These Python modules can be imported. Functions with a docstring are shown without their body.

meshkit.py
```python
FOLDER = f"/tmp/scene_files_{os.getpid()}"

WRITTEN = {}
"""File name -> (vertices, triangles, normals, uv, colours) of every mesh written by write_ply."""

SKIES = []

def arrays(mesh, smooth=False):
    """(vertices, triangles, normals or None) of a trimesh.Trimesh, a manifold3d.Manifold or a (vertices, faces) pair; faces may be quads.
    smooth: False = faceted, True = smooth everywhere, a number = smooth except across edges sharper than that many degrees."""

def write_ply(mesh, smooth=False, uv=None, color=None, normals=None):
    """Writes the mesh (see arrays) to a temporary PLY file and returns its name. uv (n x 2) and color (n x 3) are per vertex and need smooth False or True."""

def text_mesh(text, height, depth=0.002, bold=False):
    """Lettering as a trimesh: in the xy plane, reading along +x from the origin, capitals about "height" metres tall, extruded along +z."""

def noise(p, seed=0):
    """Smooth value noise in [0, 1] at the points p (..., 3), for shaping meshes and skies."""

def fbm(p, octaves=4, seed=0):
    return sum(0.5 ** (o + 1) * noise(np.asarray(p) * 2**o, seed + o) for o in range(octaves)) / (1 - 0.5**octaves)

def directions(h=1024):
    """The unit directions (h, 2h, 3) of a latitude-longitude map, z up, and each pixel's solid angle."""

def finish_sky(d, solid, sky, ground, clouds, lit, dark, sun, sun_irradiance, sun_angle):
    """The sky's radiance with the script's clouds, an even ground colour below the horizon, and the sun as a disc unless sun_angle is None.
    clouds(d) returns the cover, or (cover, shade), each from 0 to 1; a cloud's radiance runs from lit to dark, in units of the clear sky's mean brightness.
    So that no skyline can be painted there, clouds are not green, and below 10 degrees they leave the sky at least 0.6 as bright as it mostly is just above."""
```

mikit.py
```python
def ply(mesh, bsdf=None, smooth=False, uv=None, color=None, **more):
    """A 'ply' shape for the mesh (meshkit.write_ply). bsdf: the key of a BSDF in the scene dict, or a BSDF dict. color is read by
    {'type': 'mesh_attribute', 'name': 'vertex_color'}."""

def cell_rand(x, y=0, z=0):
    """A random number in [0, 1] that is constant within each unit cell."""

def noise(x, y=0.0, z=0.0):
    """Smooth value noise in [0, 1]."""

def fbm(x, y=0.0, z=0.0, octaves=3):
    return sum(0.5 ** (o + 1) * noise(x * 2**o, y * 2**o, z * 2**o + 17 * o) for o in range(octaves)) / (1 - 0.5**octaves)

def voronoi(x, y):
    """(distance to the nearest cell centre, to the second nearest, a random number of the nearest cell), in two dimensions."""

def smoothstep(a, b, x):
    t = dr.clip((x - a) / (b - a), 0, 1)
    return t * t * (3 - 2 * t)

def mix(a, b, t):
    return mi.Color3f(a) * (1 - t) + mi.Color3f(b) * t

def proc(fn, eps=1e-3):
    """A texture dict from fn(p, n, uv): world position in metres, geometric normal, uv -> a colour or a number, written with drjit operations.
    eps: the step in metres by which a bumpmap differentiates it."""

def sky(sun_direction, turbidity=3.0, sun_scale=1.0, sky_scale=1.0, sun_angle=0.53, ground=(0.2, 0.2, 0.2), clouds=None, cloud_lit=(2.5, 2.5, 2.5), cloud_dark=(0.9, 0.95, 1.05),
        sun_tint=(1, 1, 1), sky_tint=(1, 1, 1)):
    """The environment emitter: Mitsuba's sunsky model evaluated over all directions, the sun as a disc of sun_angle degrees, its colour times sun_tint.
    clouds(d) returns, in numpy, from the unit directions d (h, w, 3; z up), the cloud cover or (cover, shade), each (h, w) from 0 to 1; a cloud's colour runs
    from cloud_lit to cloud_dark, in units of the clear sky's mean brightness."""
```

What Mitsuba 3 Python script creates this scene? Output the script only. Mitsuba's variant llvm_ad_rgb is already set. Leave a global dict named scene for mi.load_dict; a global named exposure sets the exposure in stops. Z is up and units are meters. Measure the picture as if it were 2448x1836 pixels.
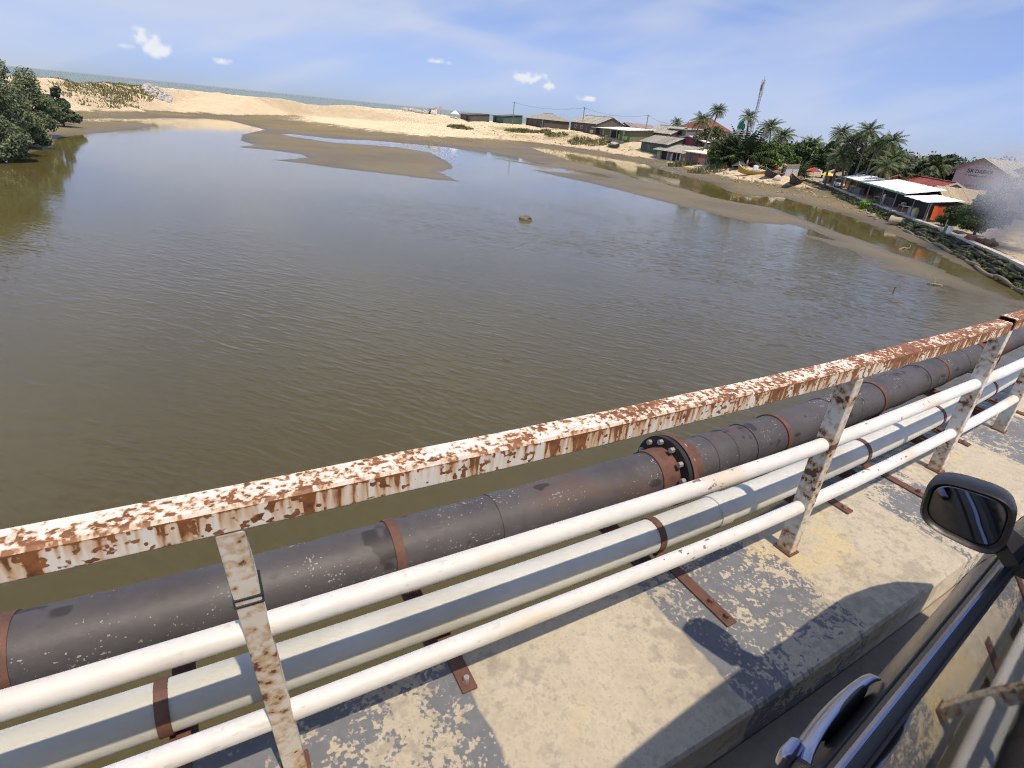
import math, random
import numpy as np
import trimesh, manifold3d
import drjit as dr
import mitsuba as mi
import mikit, meshkit
from shapely.geometry import Polygon
from shapely import contains_xy
from scipy.interpolate import LinearNDInterpolator, NearestNDInterpolator
from scipy.ndimage import distance_transform_edt, map_coordinates, gaussian_filter
from mikit import noise, fbm, voronoi, cell_rand, smoothstep, mix

rng = np.random.default_rng(7)
random.seed(7)
T = mi.ScalarTransform4f
scene, labels = {}, {}

# ------------------------------------------------------------------ camera, sky, exposure
EYE = np.array([0.0, 0.0, 7.5])            # river level is z = 0, the footway of the bridge z = 5.58
PITCH, ROLL, FOC, IW, IH = 0.4396, 0.100, 1350.0, 2448.0, 1836.0
FW = np.array([0, math.cos(PITCH), -math.sin(PITCH)])
R0 = np.array([1.0, 0, 0]); U0 = np.cross(R0, FW)
RT = math.cos(ROLL) * R0 + math.sin(ROLL) * U0
UP = -math.sin(ROLL) * R0 + math.cos(ROLL) * U0
scene['camera'] = {'type': 'perspective', 'fov': math.degrees(2 * math.atan(IW / 2 / FOC)), 'fov_axis': 'x', 'near_clip': 0.05, 'far_clip': 60000.0,
                   'to_world': T().look_at(origin=EYE.tolist(), target=(EYE + FW).tolist(), up=UP.tolist())}
exposure = 1.35

def ray(u, v):
    d = FW + RT * (u - IW / 2) / FOC - UP * (v - IH / 2) / FOC
    return d / np.linalg.norm(d)

SUN_AZ, SUN_EL = math.radians(146), math.radians(63)
SUN = [math.sin(SUN_AZ) * math.cos(SUN_EL), math.cos(SUN_AZ) * math.cos(SUN_EL), math.sin(SUN_EL)]

def clouds(d):
    az = np.arctan2(d[..., 0], d[..., 1]); el = np.arcsin(np.clip(d[..., 2], -1, 1))
    q = np.stack([az * 2.2, el * 9.0, np.zeros_like(az)], -1)
    w = meshkit.fbm(q * np.array([1.0, 1.0, 1]) + 3.1 + 0.8 * meshkit.fbm(q * 1.7, 3, 5)[..., None], 5, 2)
    veil = np.clip((w - 0.40) * 1.6, 0, 0.45) * np.clip(el / 0.05, 0.25, 1)
    streak = meshkit.fbm(np.stack([(az * 0.9 + el * 1.3) * 3.0, (el - az * 0.35) * 16.0, az * 0], -1), 4, 21)
    veil = np.clip(veil * (1.1 - 0.9 * np.clip((az - 0.15) * 2.2, 0, 1)) + np.clip((streak - 0.46) * 1.1, 0, 0.3), 0, 0.55) + 0.22 * np.exp(-((az + 0.1) / 0.5) ** 2) * np.clip(el * 3, 0, 1)
    cover = 0.05 + veil + 0.10 * np.exp(-np.clip(el, 0, 1) / 0.10)
    shade = np.full(az.shape, 0.45)
    puff = meshkit.fbm(np.stack([az * 90, el * 110, np.zeros_like(az)], -1), 4, 9)
    for (ca, ce, wa, we, tilt) in CUMULUS:
        a, e = az - ca, el - ce
        a, e = a * math.cos(tilt) + e * math.sin(tilt), -a * math.sin(tilt) + e * math.cos(tilt)
        r = np.sqrt((a / wa) ** 2 + (np.where(e < 0, e * 1.5, e) / we) ** 2)
        m = np.clip((1.15 - r - 1.5 * (puff - 0.38)) * 1.9, 0, 1)
        cover = np.maximum(cover, 0.93 * m)
        shade = shade * (1 - m) + m * np.clip(0.02 - e / we * 0.25, 0, 0.5)
    return cover, shade

def ae(u, v):
    d = ray(u, v); return math.atan2(d[0], d[1]), math.asin(d[2])
CUMULUS = [(*ae(345, 92), 0.012, 0.016, 0.9), (*ae(362, 108), 0.017, 0.013, 0.9), (*ae(385, 128), 0.018, 0.009, 0.4), (*ae(303, 113), 0.015, 0.005, 0.0), (*ae(1250, 184), 0.018, 0.010, 0.0),
           (*ae(1278, 192), 0.022, 0.009, 0.2), (*ae(1312, 208), 0.018, 0.007, 0.1), (*ae(1405, 237), 0.014, 0.005, 0.0), (*ae(1045, 148), 0.02, 0.006, 0.0), (*ae(530, 147), 0.012, 0.005, 0.0)]
scene['sky'] = mikit.sky(SUN, turbidity=3, sky_tint=(1.08, 1.13, 1.46), clouds=clouds, cloud_lit=(2.7, 2.75, 2.9), cloud_dark=(1.5, 1.66, 2.15))

# ------------------------------------------------------------------ survey: pixels of the photograph to points of the place
def horizon(u):
    return IH / 2 + (FW[2] + RT[2] * (u - IW / 2) / FOC) / UP[2] * FOC
LENS_H = np.array([(0, 222), (390, 209), (620, 207), (800, 213), (960, 230), (1300, 258), (1650, 300), (2000, 380), (2150, 420), (2448, 520)], float)
def at(u, v, z=0.0):
    """The point of height z seen at a pixel, the lens's bent horizon straightened."""
    v = v + max(0, horizon(u) - np.interp(u, LENS_H[:, 0], LENS_H[:, 1]))
    d = ray(u, v)
    return EYE + d * (z - EYE[2]) / d[2]
def off(u, dist, z=0.0):
    """The point of height z at a horizontal distance, in the direction of a pixel column."""
    v = horizon(u)
    for _ in range(12):
        d = ray(u, v); k = dist / math.hypot(d[0], d[1]); dz = z - (EYE[2] + d[2] * k)
        v -= dz / dist * FOC
    return np.array([d[0] * k, d[1] * k, z])
def row(u, v, dist):
    d = ray(u, v); k = dist / math.hypot(d[0], d[1]); return EYE + d * k

# ------------------------------------------------------------------ mesh helpers
def cat(ms):
    return trimesh.util.concatenate([m for m in ms if m is not None])
def M(v, f):
    return trimesh.Trimesh(np.asarray(v, float), np.asarray(f, int), process=False)
def box(c, s, rz=0.0):
    m = trimesh.creation.box(extents=s)
    if rz: m.apply_transform(trimesh.transformations.rotation_matrix(rz, [0, 0, 1]))
    m.apply_translation(c); return m
def rbox(c, s, r=0.01, seg=8):
    s = np.asarray(s, float) / 2 - r
    sp = manifold3d.Manifold.sphere(r, seg)
    h = manifold3d.Manifold.batch_hull([sp.translate([a * s[0], b * s[1], d * s[2]]) for a in (-1, 1) for b in (-1, 1) for d in (-1, 1)])
    mm = h.to_mesh(); m = M(mm.vert_properties[:, :3], mm.tri_verts); m.apply_translation(c); return m
def tube(p, r, sides=10, caps=True):
    p = np.asarray(p, float); r = np.broadcast_to(np.asarray(r, float), (len(p),))
    t = np.gradient(p, axis=0); t /= np.linalg.norm(t, axis=1, keepdims=True) + 1e-12
    ref = np.array([0, 0, 1.0]) if abs(t[:, 2]).max() < 0.9 else np.array([1.0, 0.02, 0])
    a = np.cross(t, ref); a /= np.linalg.norm(a, axis=1, keepdims=True) + 1e-12; b = np.cross(t, a)
    g = np.arange(sides) * 2 * np.pi / sides
    v = p[:, None] + r[:, None, None] * (np.cos(g)[None, :, None] * a[:, None] + np.sin(g)[None, :, None] * b[:, None])
    n = len(p); i, j = np.meshgrid(np.arange(n - 1), np.arange(sides), indexing='ij')
    q = np.stack([i * sides + j, (i + 1) * sides + j, (i + 1) * sides + (j + 1) % sides, i * sides + (j + 1) % sides], -1).reshape(-1, 4)
    f = np.vstack([q[:, [0, 1, 2]], q[:, [0, 2, 3]]]); v = v.reshape(-1, 3)
    if caps:
        c0, c1 = len(v), len(v) + 1; v = np.vstack([v, p[:1], p[-1:]]); k = np.arange(sides)
        f = np.vstack([f, np.c_[np.full(sides, c0), k, (k + 1) % sides], np.c_[np.full(sides, c1), (n - 1) * sides + (k + 1) % sides, (n - 1) * sides + k]])
    m = M(v, f)
    if m.volume < 0: m.invert()
    return m
def loft(rings, close=True, caps=True):
    """Rings (k, n, 3) of equal length joined into a skin."""
    v = np.asarray(rings, float); k, n = v.shape[:2]
    i, j = np.meshgrid(np.arange(k - 1), np.arange(n if close else n - 1), indexing='ij')
    q = np.stack([i * n + j, (i + 1) * n + j, (i + 1) * n + (j + 1) % n, i * n + (j + 1) % n], -1).reshape(-1, 4)
    f = [q[:, [0, 1, 2]], q[:, [0, 2, 3]]]; vv = v.reshape(-1, 3)
    if caps and close:
        for e, flip in ((0, False), (k - 1, True)):
            c = len(vv); vv = np.vstack([vv, v[e].mean(0)]); g = np.arange(n)
            tri = np.c_[np.full(n, c), e * n + g, e * n + (g + 1) % n]; f.append(tri[:, ::-1] if flip else tri)
    m = M(vv, np.vstack(f))
    if close and caps and m.volume < 0: m.invert()
    return m
def hull(pts):
    return trimesh.convex.convex_hull(np.asarray(pts, float))
def cyl(c, r, h, n=6, axis=2):
    m = trimesh.creation.cylinder(r, h, sections=n)
    if axis == 0: m.apply_transform(trimesh.transformations.rotation_matrix(math.pi / 2, [0, 1, 0]))
    if axis == 1: m.apply_transform(trimesh.transformations.rotation_matrix(math.pi / 2, [1, 0, 0]))
    m.apply_translation(c); return m
def prism(poly, h0, h1):
    m = trimesh.creation.extrude_polygon(Polygon(poly), h1 - h0); m.apply_translation([0, 0, h0]); return m
def frame(m, o, e, up=(0, 0, 1)):
    """Local x along e (horizontal), y to its left, z up, placed at o."""
    e = np.array([e[0], e[1], 0.0]); e /= np.linalg.norm(e); n = np.array([-e[1], e[0], 0])
    X = np.eye(4); X[:3, 0], X[:3, 1], X[:3, 3] = e, n, o
    m = m.copy(); m.apply_transform(X); return m

# ------------------------------------------------------------------ materials
def plain(name, c, rough=0.7, **k):
    scene[name] = {'type': 'twosided', 'bsdf': {'type': 'principled', 'base_color': {'type': 'rgb', 'value': list(c)} if not isinstance(c, dict) else c, 'roughness': rough, **k}}
    return name
scene['painted'] = {'type': 'twosided', 'bsdf': {'type': 'principled', 'base_color': {'type': 'mesh_attribute', 'name': 'vertex_color'}, 'roughness': 0.75, 'specular': 0.3}}
scene['glossy_painted'] = {'type': 'twosided', 'bsdf': {'type': 'principled', 'base_color': {'type': 'mesh_attribute', 'name': 'vertex_color'}, 'roughness': 0.25, 'specular': 0.5}}
scene['leafy'] = {'type': 'twosided', 'bsdf': {'type': 'principled', 'base_color': {'type': 'mesh_attribute', 'name': 'vertex_color'}, 'roughness': 0.55, 'specular': 0.35}}

def numbered(key):
    if not any(k == key or k.startswith(key + '__') for k in scene): return key
    i = 1
    while any(k == f'{key}_{i:03d}' or k.startswith(f'{key}_{i:03d}__') for k in scene): i += 1
    return f'{key}_{i:03d}'
_used = {}
def unique(key):
    if key not in _used: _used[key] = 0; return key
    _used[key] += 1; return f'{key}_{_used[key]:03d}'
def thing(name, label, category, group=None):
    key = unique(name); labels[key] = {'label': label, 'category': category}
    if group: labels[key]['group'] = group
    return key
def part(parent, name, mesh, mat=None, color=None, smooth=False, label=None, kind=None, jit=0.06, **kw):
    key = unique(f'{parent}__{name}')
    if color is not None:
        if smooth not in (False, None, True):
            mesh = trimesh.graph.smooth_shade(mesh, angle=np.radians(smooth), facet_minarea=None); smooth = True
        c = np.asarray(color, float)
        if c.ndim == 1:
            g = meshkit.fbm(np.asarray(mesh.vertices) * 1.3, 3, 11)[:, None]
            c = c[None] * (1 + jit * 4 * (g - 0.5))
        scene[key] = mikit.ply(mesh, mat or 'painted', smooth=smooth, color=np.clip(c, 0.003, 0.9), **kw)
    else:
        scene[key] = mikit.ply(mesh, mat, smooth=smooth, **kw)
    if label or kind:
        labels[key] = {}
        if label: labels[key]['label'] = label
        if kind: labels[key]['kind'] = kind
    return key
def setting(name, mesh, mat, smooth=False, label=None, **kw):
    scene[name] = mikit.ply(mesh, mat, smooth=smooth, **kw); labels[name] = {'kind': 'structure'}
    if label: labels[name]['label'] = label
def whole(name, label, category, mesh, mat=None, color=None, group=None, kind=None, **kw):
    """A thing that is one mesh."""
    key = thing(name, label, category, group); part_key(key, mesh, mat, color, **kw)
    if kind: labels[key]['kind'] = kind
    return key
def part_key(key, mesh, mat, color, smooth=False, jit=0.06):
    if color is not None:
        if smooth not in (False, None, True):
            mesh = trimesh.graph.smooth_shade(mesh, angle=np.radians(smooth), facet_minarea=None); smooth = True
        c = np.asarray(color, float)
        if c.ndim == 1:
            g = meshkit.fbm(np.asarray(mesh.vertices) * 1.3, 3, 11)[:, None]; c = c[None] * (1 + jit * 4 * (g - 0.5))
        scene[key] = mikit.ply(mesh, mat or 'painted', smooth=smooth, color=np.clip(c, 0.003, 0.9))
    else:
        scene[key] = mikit.ply(mesh, mat, smooth=smooth)
    return key

# ------------------------------------------------------------------ the bridge's line: s along it, o across it towards the river, slightly curved
PSI, KAP = 0.5366, 0.022
BT = np.array([math.cos(PSI), math.sin(PSI), 0]); BN = np.array([-math.sin(PSI), math.cos(PSI), 0])
ZW = EYE[2] - 1.9489                        # footway
SC = 6.0                                     # beyond this the bridge runs straight on
def B(s, o, z):
    s = np.asarray(s, float); a = np.abs(s); c = np.where(a < SC, 0.5 * KAP * s ** 2, KAP * SC * (a - SC / 2))
    return s[..., None] * BT + (np.asarray(o) + c)[..., None] * BN + np.array([0, 0, 1.0]) * np.asarray(z)[..., None]
def bs(p):
    return p.x * float(BT[0]) + p.y * float(BT[1])
def bo(p):
    s = bs(p); a = dr.abs(s); return p.x * float(BN[0]) + p.y * float(BN[1]) - dr.select(a < SC, 0.5 * KAP * s * s, KAP * SC * (a - SC / 2))
def bend(m):
    """A mesh modelled straight (x = s, y = o, z) laid along the bridge."""
    m = m.copy(); v = np.asarray(m.vertices); m.vertices = B(v[:, 0], v[:, 1], v[:, 2]); return m
def sweep(profile, s0, s1, step=0.25):
    ss = np.linspace(s0, s1, max(2, int(abs(s1 - s0) / step) + 1)); pr = np.asarray(profile, float)
    return loft([B(np.full(len(pr), s), pr[:, 0], pr[:, 1]) for s in ss])
CYAW = math.radians(8.5)                     # the car stands slightly turned towards the railing
def straight(m):
    m = m.copy(); v = np.asarray(m.vertices).copy(); a, b = v[:, 0] - 1.60, v[:, 1] - 0.235
    v[:, 0], v[:, 1] = 1.60 + a * math.cos(CYAW) - b * math.sin(CYAW), 0.305 + a * math.sin(CYAW) + b * math.cos(CYAW); m.vertices = v[:, :1] * BT + v[:, 1:2] * BN + v[:, 2:3] * np.array([0, 0, 1.0]); return m

def f_toprail(p, n, uv):
    s, o = bs(p), bo(p); top = smoothstep(0.5, 0.8, n.z); z = p.z
    heavy = smoothstep(-1.6, 3.4, s + 1.5 * (noise(s * 1.7, 3.0) - 0.5))
    spots = fbm(s * 78, o * 84, z * 6, 3); fine = fbm(s * 150, o * 150, z * 20, 2)
    blot = fbm(s * 9 + 7, o * 20, 1.0, 3)
    a = spots * 0.64 + blot * 0.40 + heavy * 0.22 + 0.26 * (fine - 0.5) - 0.005
    rt = smoothstep(0.61, 0.72, a); st = smoothstep(0.49, 0.66, a)
    h = dr.clip((6.653 - z) / 0.075, 0, 1)
    drip = fbm(s * 70, z * 8, 2.0, 2) * 0.54 + fbm(s * 11, z * 4, 9.0, 2) * 0.44 + heavy * 0.20 + 0.15 * (1 - h) + 0.18 * (fine - 0.5) - 0.02
    speck = fbm(s * 75, z * 78, 5.0, 2)
    lip = smoothstep(0.016, 0.003, h * 0.075) * (0.4 + 0.6 * fbm(s * 40, 1.0, 1.0, 2)) + smoothstep(0.062, 0.075, h * 0.075) * fbm(s * 30, 5.0, 1.0, 2) * 0.6
    rs = dr.maximum(smoothstep(0.66, 0.77, drip + lip * 0.36), smoothstep(0.62, 0.70, speck * 0.70 + blot * 0.28 + heavy * 0.08)); ss_ = smoothstep(0.46, 0.70, drip + lip * 0.25)
    r = rs * (1 - top) + rt * top; stn = ss_ * (1 - top) + st * top
    rust = mix((0.095, 0.038, 0.018), (0.36, 0.155, 0.06), fbm(s * 46, o * 46, z * 46, 3))
    c = mix(mix((0.79, 0.77, 0.70), (0.60, 0.37, 0.17), stn * 0.8), rust, r)
    return c
def f_post(p, n, uv):
    s, o, z = bs(p), bo(p), p.z
    w = fbm(s * 14, o * 14, z * 11, 2) * 1.6
    a = fbm(s * 47 + w, o * 53 + 1.3 * w, z * 39 - w, 4) * 0.64 + fbm(s * 9 + 3, o * 9, z * 8, 3) * 0.52
    st = smoothstep(0.50, 0.70, a); r = smoothstep(0.67, 0.76, a)
    foot = smoothstep(ZW + 0.16, ZW, z) * 0.4
    return mix(mix((0.66, 0.64, 0.57), (0.46, 0.30, 0.15), st * 0.8 + foot), (0.13, 0.06, 0.03), r)
def f_rail(p, n, uv):
    s, o, z = bs(p), bo(p), p.z
    st = smoothstep(0.56, 0.74, fbm(s * 2.2, o * 3, z * 2.0, 3)) * 0.42
    g = fbm(s * 11, o * 30, z * 30, 3); d = fbm(s * 38, o * 60, z * 60, 3)
    c = mix((0.80, 0.81, 0.79), (0.66, 0.67, 0.65), g)
    c = mix(c, (0.60, 0.46, 0.26), st)
    c = mix(c, (0.36, 0.31, 0.25), smoothstep(0.66, 0.78, d) * 0.25)
    chip = smoothstep(0.80, 0.83, fbm(s * 30 + 5, o * 40, z * 40, 3) * 0.8 + 0.25 * fbm(s * 1.7, 3.0, 1.0, 2))
    return mix(c, (0.19, 0.10, 0.06), chip * 0.85)
def f_pale(p, n, uv):
    s, o, z = bs(p), bo(p), p.z
    g = fbm(s * 14, o * 14, z * 14, 4); b = fbm(s * 1.5, o * 4, z * 4, 3)
    c = mix((0.54, 0.56, 0.52), (0.66, 0.67, 0.62), g)
    return mix(c, (0.46, 0.46, 0.38), smoothstep(0.56, 0.75, b) * 0.6)
def f_dark(p, n, uv):
    s, o, z = bs(p), bo(p), p.z
    a = fbm(s * 3.3, o * 4, z * 4, 4); b = fbm(s * 30, o * 30, z * 30, 3); ring = fbm(s * 9, 4.0, 2.0, 3)
    c = mix((0.045, 0.043, 0.046), (0.118, 0.112, 0.116), a * 0.6 + ring * 0.25 + b * 0.25)
    c = mix(c, (0.13, 0.08, 0.06), smoothstep(0.60, 0.72, fbm(s * 2 + 9, o * 5, z * 5, 3)) * 0.5)
    c = mix(c, (0.022, 0.02, 0.02), smoothstep(0.66, 0.72, fbm(s * 7, o * 9, z * 9 + 4, 3)) * 0.7)
    sp = smoothstep(0.80, 0.85, fbm(s * 110, o * 110, z * 110, 2) * 0.78 + fbm(s * 4, o * 8, z * 8 + 8, 2) * 0.36)
    return mix(c, (0.40, 0.38, 0.37), sp * 0.8)
def f_rust(p, n, uv):
    s, o, z = bs(p), bo(p), p.z
    return mix((0.085, 0.042, 0.030), (0.19, 0.095, 0.068), fbm(s * 24, o * 24, z * 24, 3))
EDGES = [(-0.6, 0.695), (1.64, 2.48), (3.50, 4.04), (5.10, 6.1), (7.3, 8.3), (9.3, 10.3), (11.3, 12.3), (-2.6, -1.55), (-4.6, -3.6)]
def f_deck(p, n, uv):
    s, o = bs(p), bo(p) - 1.2 * (p.z - ZW)
    j = 0.03 * (fbm(o * 14, s * 14, 0.0, 2) - 0.5)
    band = mi.Float(0)
    for a, b in EDGES:
        band = dr.maximum(band, smoothstep(a - 0.008, a + 0.008, s + j) * (1 - smoothstep(b - 0.008, b + 0.008, s + j)))
    g = fbm(s * 4.3, o * 4.3, 0.0, 4); fine = fbm(s * 60, o * 60, 0.0, 3); mid = fbm(s * 17, o * 17, 3.0, 3)
    con = mix((0.44, 0.395, 0.30), (0.58, 0.53, 0.42), g * 0.7 + mid * 0.4)
    con = mix(con, (0.60, 0.50, 0.26), smoothstep(0.60, 0.74, fbm(s * 3.1 + 5, o * 4.1, 2.0, 3)) * 0.55 * smoothstep(0.8, 1.15, o))
    con = mix(con, (0.20, 0.185, 0.16), smoothstep(0.50, 0.66, fbm(s * 3 + 1, o * 3.5, 7.0, 3) * 0.55 + fbm(s * 30, o * 30, 3.0, 3) * 0.5) * 0.34)
    con = mix(con, (0.24, 0.22, 0.185), smoothstep(0.60, 0.74, fine) * 0.36)
    con = con * (0.84 + 0.32 * fine)
    wear = fbm(s * 4.5, o * 4.5, 9.0, 2) * 0.34 + fbm(s * 21, o * 21, 4.0, 3) * 0.34 + fbm(s * 80, o * 80, 6.0, 3) * 0.42
    lost = smoothstep(0.550, 0.640, wear + 0.11 * smoothstep(1.0, 0.72, o) + 0.05 * smoothstep(1.1, 1.3, o) - 0.01)
    pt = mix((0.125, 0.140, 0.165), (0.19, 0.205, 0.23), mid * 0.6 + fine * 0.5)
    return mix(con, pt, band * (1 - lost) * 0.93)
def h_deck(p, n, uv):
    s, o = bs(p), bo(p)
    return (0.004 * fbm(s * 40, o * 40, 0.0, 3) + 0.006 * fbm(s * 9, o * 9, 0.0, 2)) * smoothstep(0.6, 0.9, n.z)
def f_road(p, n, uv):
    s, o, z = bs(p), bo(p), p.z
    return mix((0.20, 0.175, 0.135), (0.36, 0.31, 0.23), fbm(s * 3, o * 5, 0.0, 4) * 0.7 + fbm(s * 50, o * 50, 0.0, 2) * 0.4)
P = mikit.proc
plain('rusty_white_paint', P(f_toprail), 0.55)
plain('post_paint', P(f_post), 0.6)
plain('rail_paint', P(f_rail), 0.45, specular=0.35)
plain('galvanised', P(f_pale), 0.6, specular=0.3)
scene['bitumen'] = {'type': 'twosided', 'bsdf': {'type': 'bumpmap', 'tex': P(lambda p, n, uv: 0.003 * fbm(bs(p) * 16, bo(p) * 16, p.z * 16, 3)), 'scale': 1.0,
                    'bsdf': {'type': 'principled', 'base_color': P(f_dark), 'roughness': 0.55, 'specular': 0.45}}}
plain('rusty_steel', P(f_rust), 0.7)
plain('bolt_steel', (0.45, 0.44, 0.42), 0.45, metallic=0.5)
plain('black_steel', (0.022, 0.02, 0.019), 0.5)
scene['worn_concrete'] = {'type': 'twosided', 'bsdf': {'type': 'bumpmap', 'tex': P(h_deck), 'scale': 1.0, 'bsdf': {'type': 'principled', 'base_color': P(f_deck), 'roughness': 0.85, 'specular': 0.2}}}
plain('road_concrete', P(f_road), 0.9)

# ------------------------------------------------------------------ bridge deck
D0 = 1.1731
setting('footway', sweep([(0.69, ZW - 0.25), (0.69, ZW - 0.012), (0.702, ZW), (D0 + 0.235, ZW), (D0 + 0.235, ZW - 0.30)], -9, 34, 0.2), 'worn_concrete',
        label='concrete footway of the bridge with worn slate blue painted bands')
setting('road', sweep([(-7.5, ZW - 0.5), (-7.5, ZW - 0.19), (0.685, ZW - 0.19), (0.685, ZW - 0.5)], -9, 34, 0.5), 'road_concrete')
gird = thing('bridge_girder', 'long steel girders and piers under the bridge footway', 'bridge')
for o in (0.9, -2.5, -6.0):
    part(gird, 'girder', sweep([(o - 0.15, ZW - 1.3), (o - 0.15, ZW - 0.52), (o + 0.15, ZW - 0.52), (o + 0.15, ZW - 1.3)], -9, 34, 1.0), color=(0.2, 0.19, 0.17))
for s in (-7.0, 12.0, 31.0):
    part(gird, 'pier', bend(trimesh.creation.box(bounds=[[s - 0.5, -6.6, -1.5], [s + 0.5, 1.1, ZW - 1.32]])), color=(0.3, 0.28, 0.24))

# ------------------------------------------------------------------ the railing
ra = thing('bridge_railing', 'rusty white steel railing along the bridge footway with box top rail and two pipe rails', 'railing')
HB, HM, HL = EYE[2] - 0.9217, EYE[2] - 1.2831, EYE[2] - 1.6538
def box_profile(o0, o1, z0, z1, c=0.007):
    return [(o0 + c, z0), (o0, z0 + c), (o0, z1 - c), (o0 + c, z1), (o1 - c, z1), (o1, z1 - c), (o1, z0 + c), (o1 - c, z0)]
POSTS = [-6.9, -4.6, -2.3, 0.0714, 2.5662, 4.3344, 5.5917, 7.4, 9.6, 11.8, 14.0, 16.2, 18.4, 20.6, 22.8, 25.0, 27.2, 29.4, 31.6]
def dented(m, a, seed):
    v = np.asarray(m.vertices); nz = meshkit.fbm(v * 3.0, 2, seed)[:, None] - 0.5; m.vertices = v + nz * a * np.array([0.4, 0.4, 1.0]); return m
part(ra, 'top_rail', dented(sweep(box_profile(D0, D0 + 0.0916, HB, HB + 0.0745), -9, 4.285, 0.08), 0.006, 1), 'rusty_white_paint', smooth=30, label='long rusty top rail, spotted white paint')
segs = [(4.312, 9.6), (9.63, 18.4), (18.43, 34)]
for i, (a, b) in enumerate(segs):
    dz = 0.022
    # a hollow box: the open end shows
    outer = np.array(box_profile(D0 - 0.004, D0 + 0.0876, HB + dz, HB + dz + 0.0725)); c = outer.mean(0); inner = c + (outer - c) * 0.86
    ss_ = np.linspace(a, b, int((b - a) / 0.2) + 2)
    rings = [B(np.full(8, a + 0.12), inner[:, 0], inner[:, 1]), B(np.full(8, a), inner[:, 0], inner[:, 1])] + [B(np.full(8, x), outer[:, 0], outer[:, 1]) for x in ss_]
    part(ra, 'top_rail', loft(rings), 'rusty_white_paint', smooth=30)
oc = D0 + 0.046
LEAN = -0.085                                # the nearest post stands out of plumb
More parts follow.
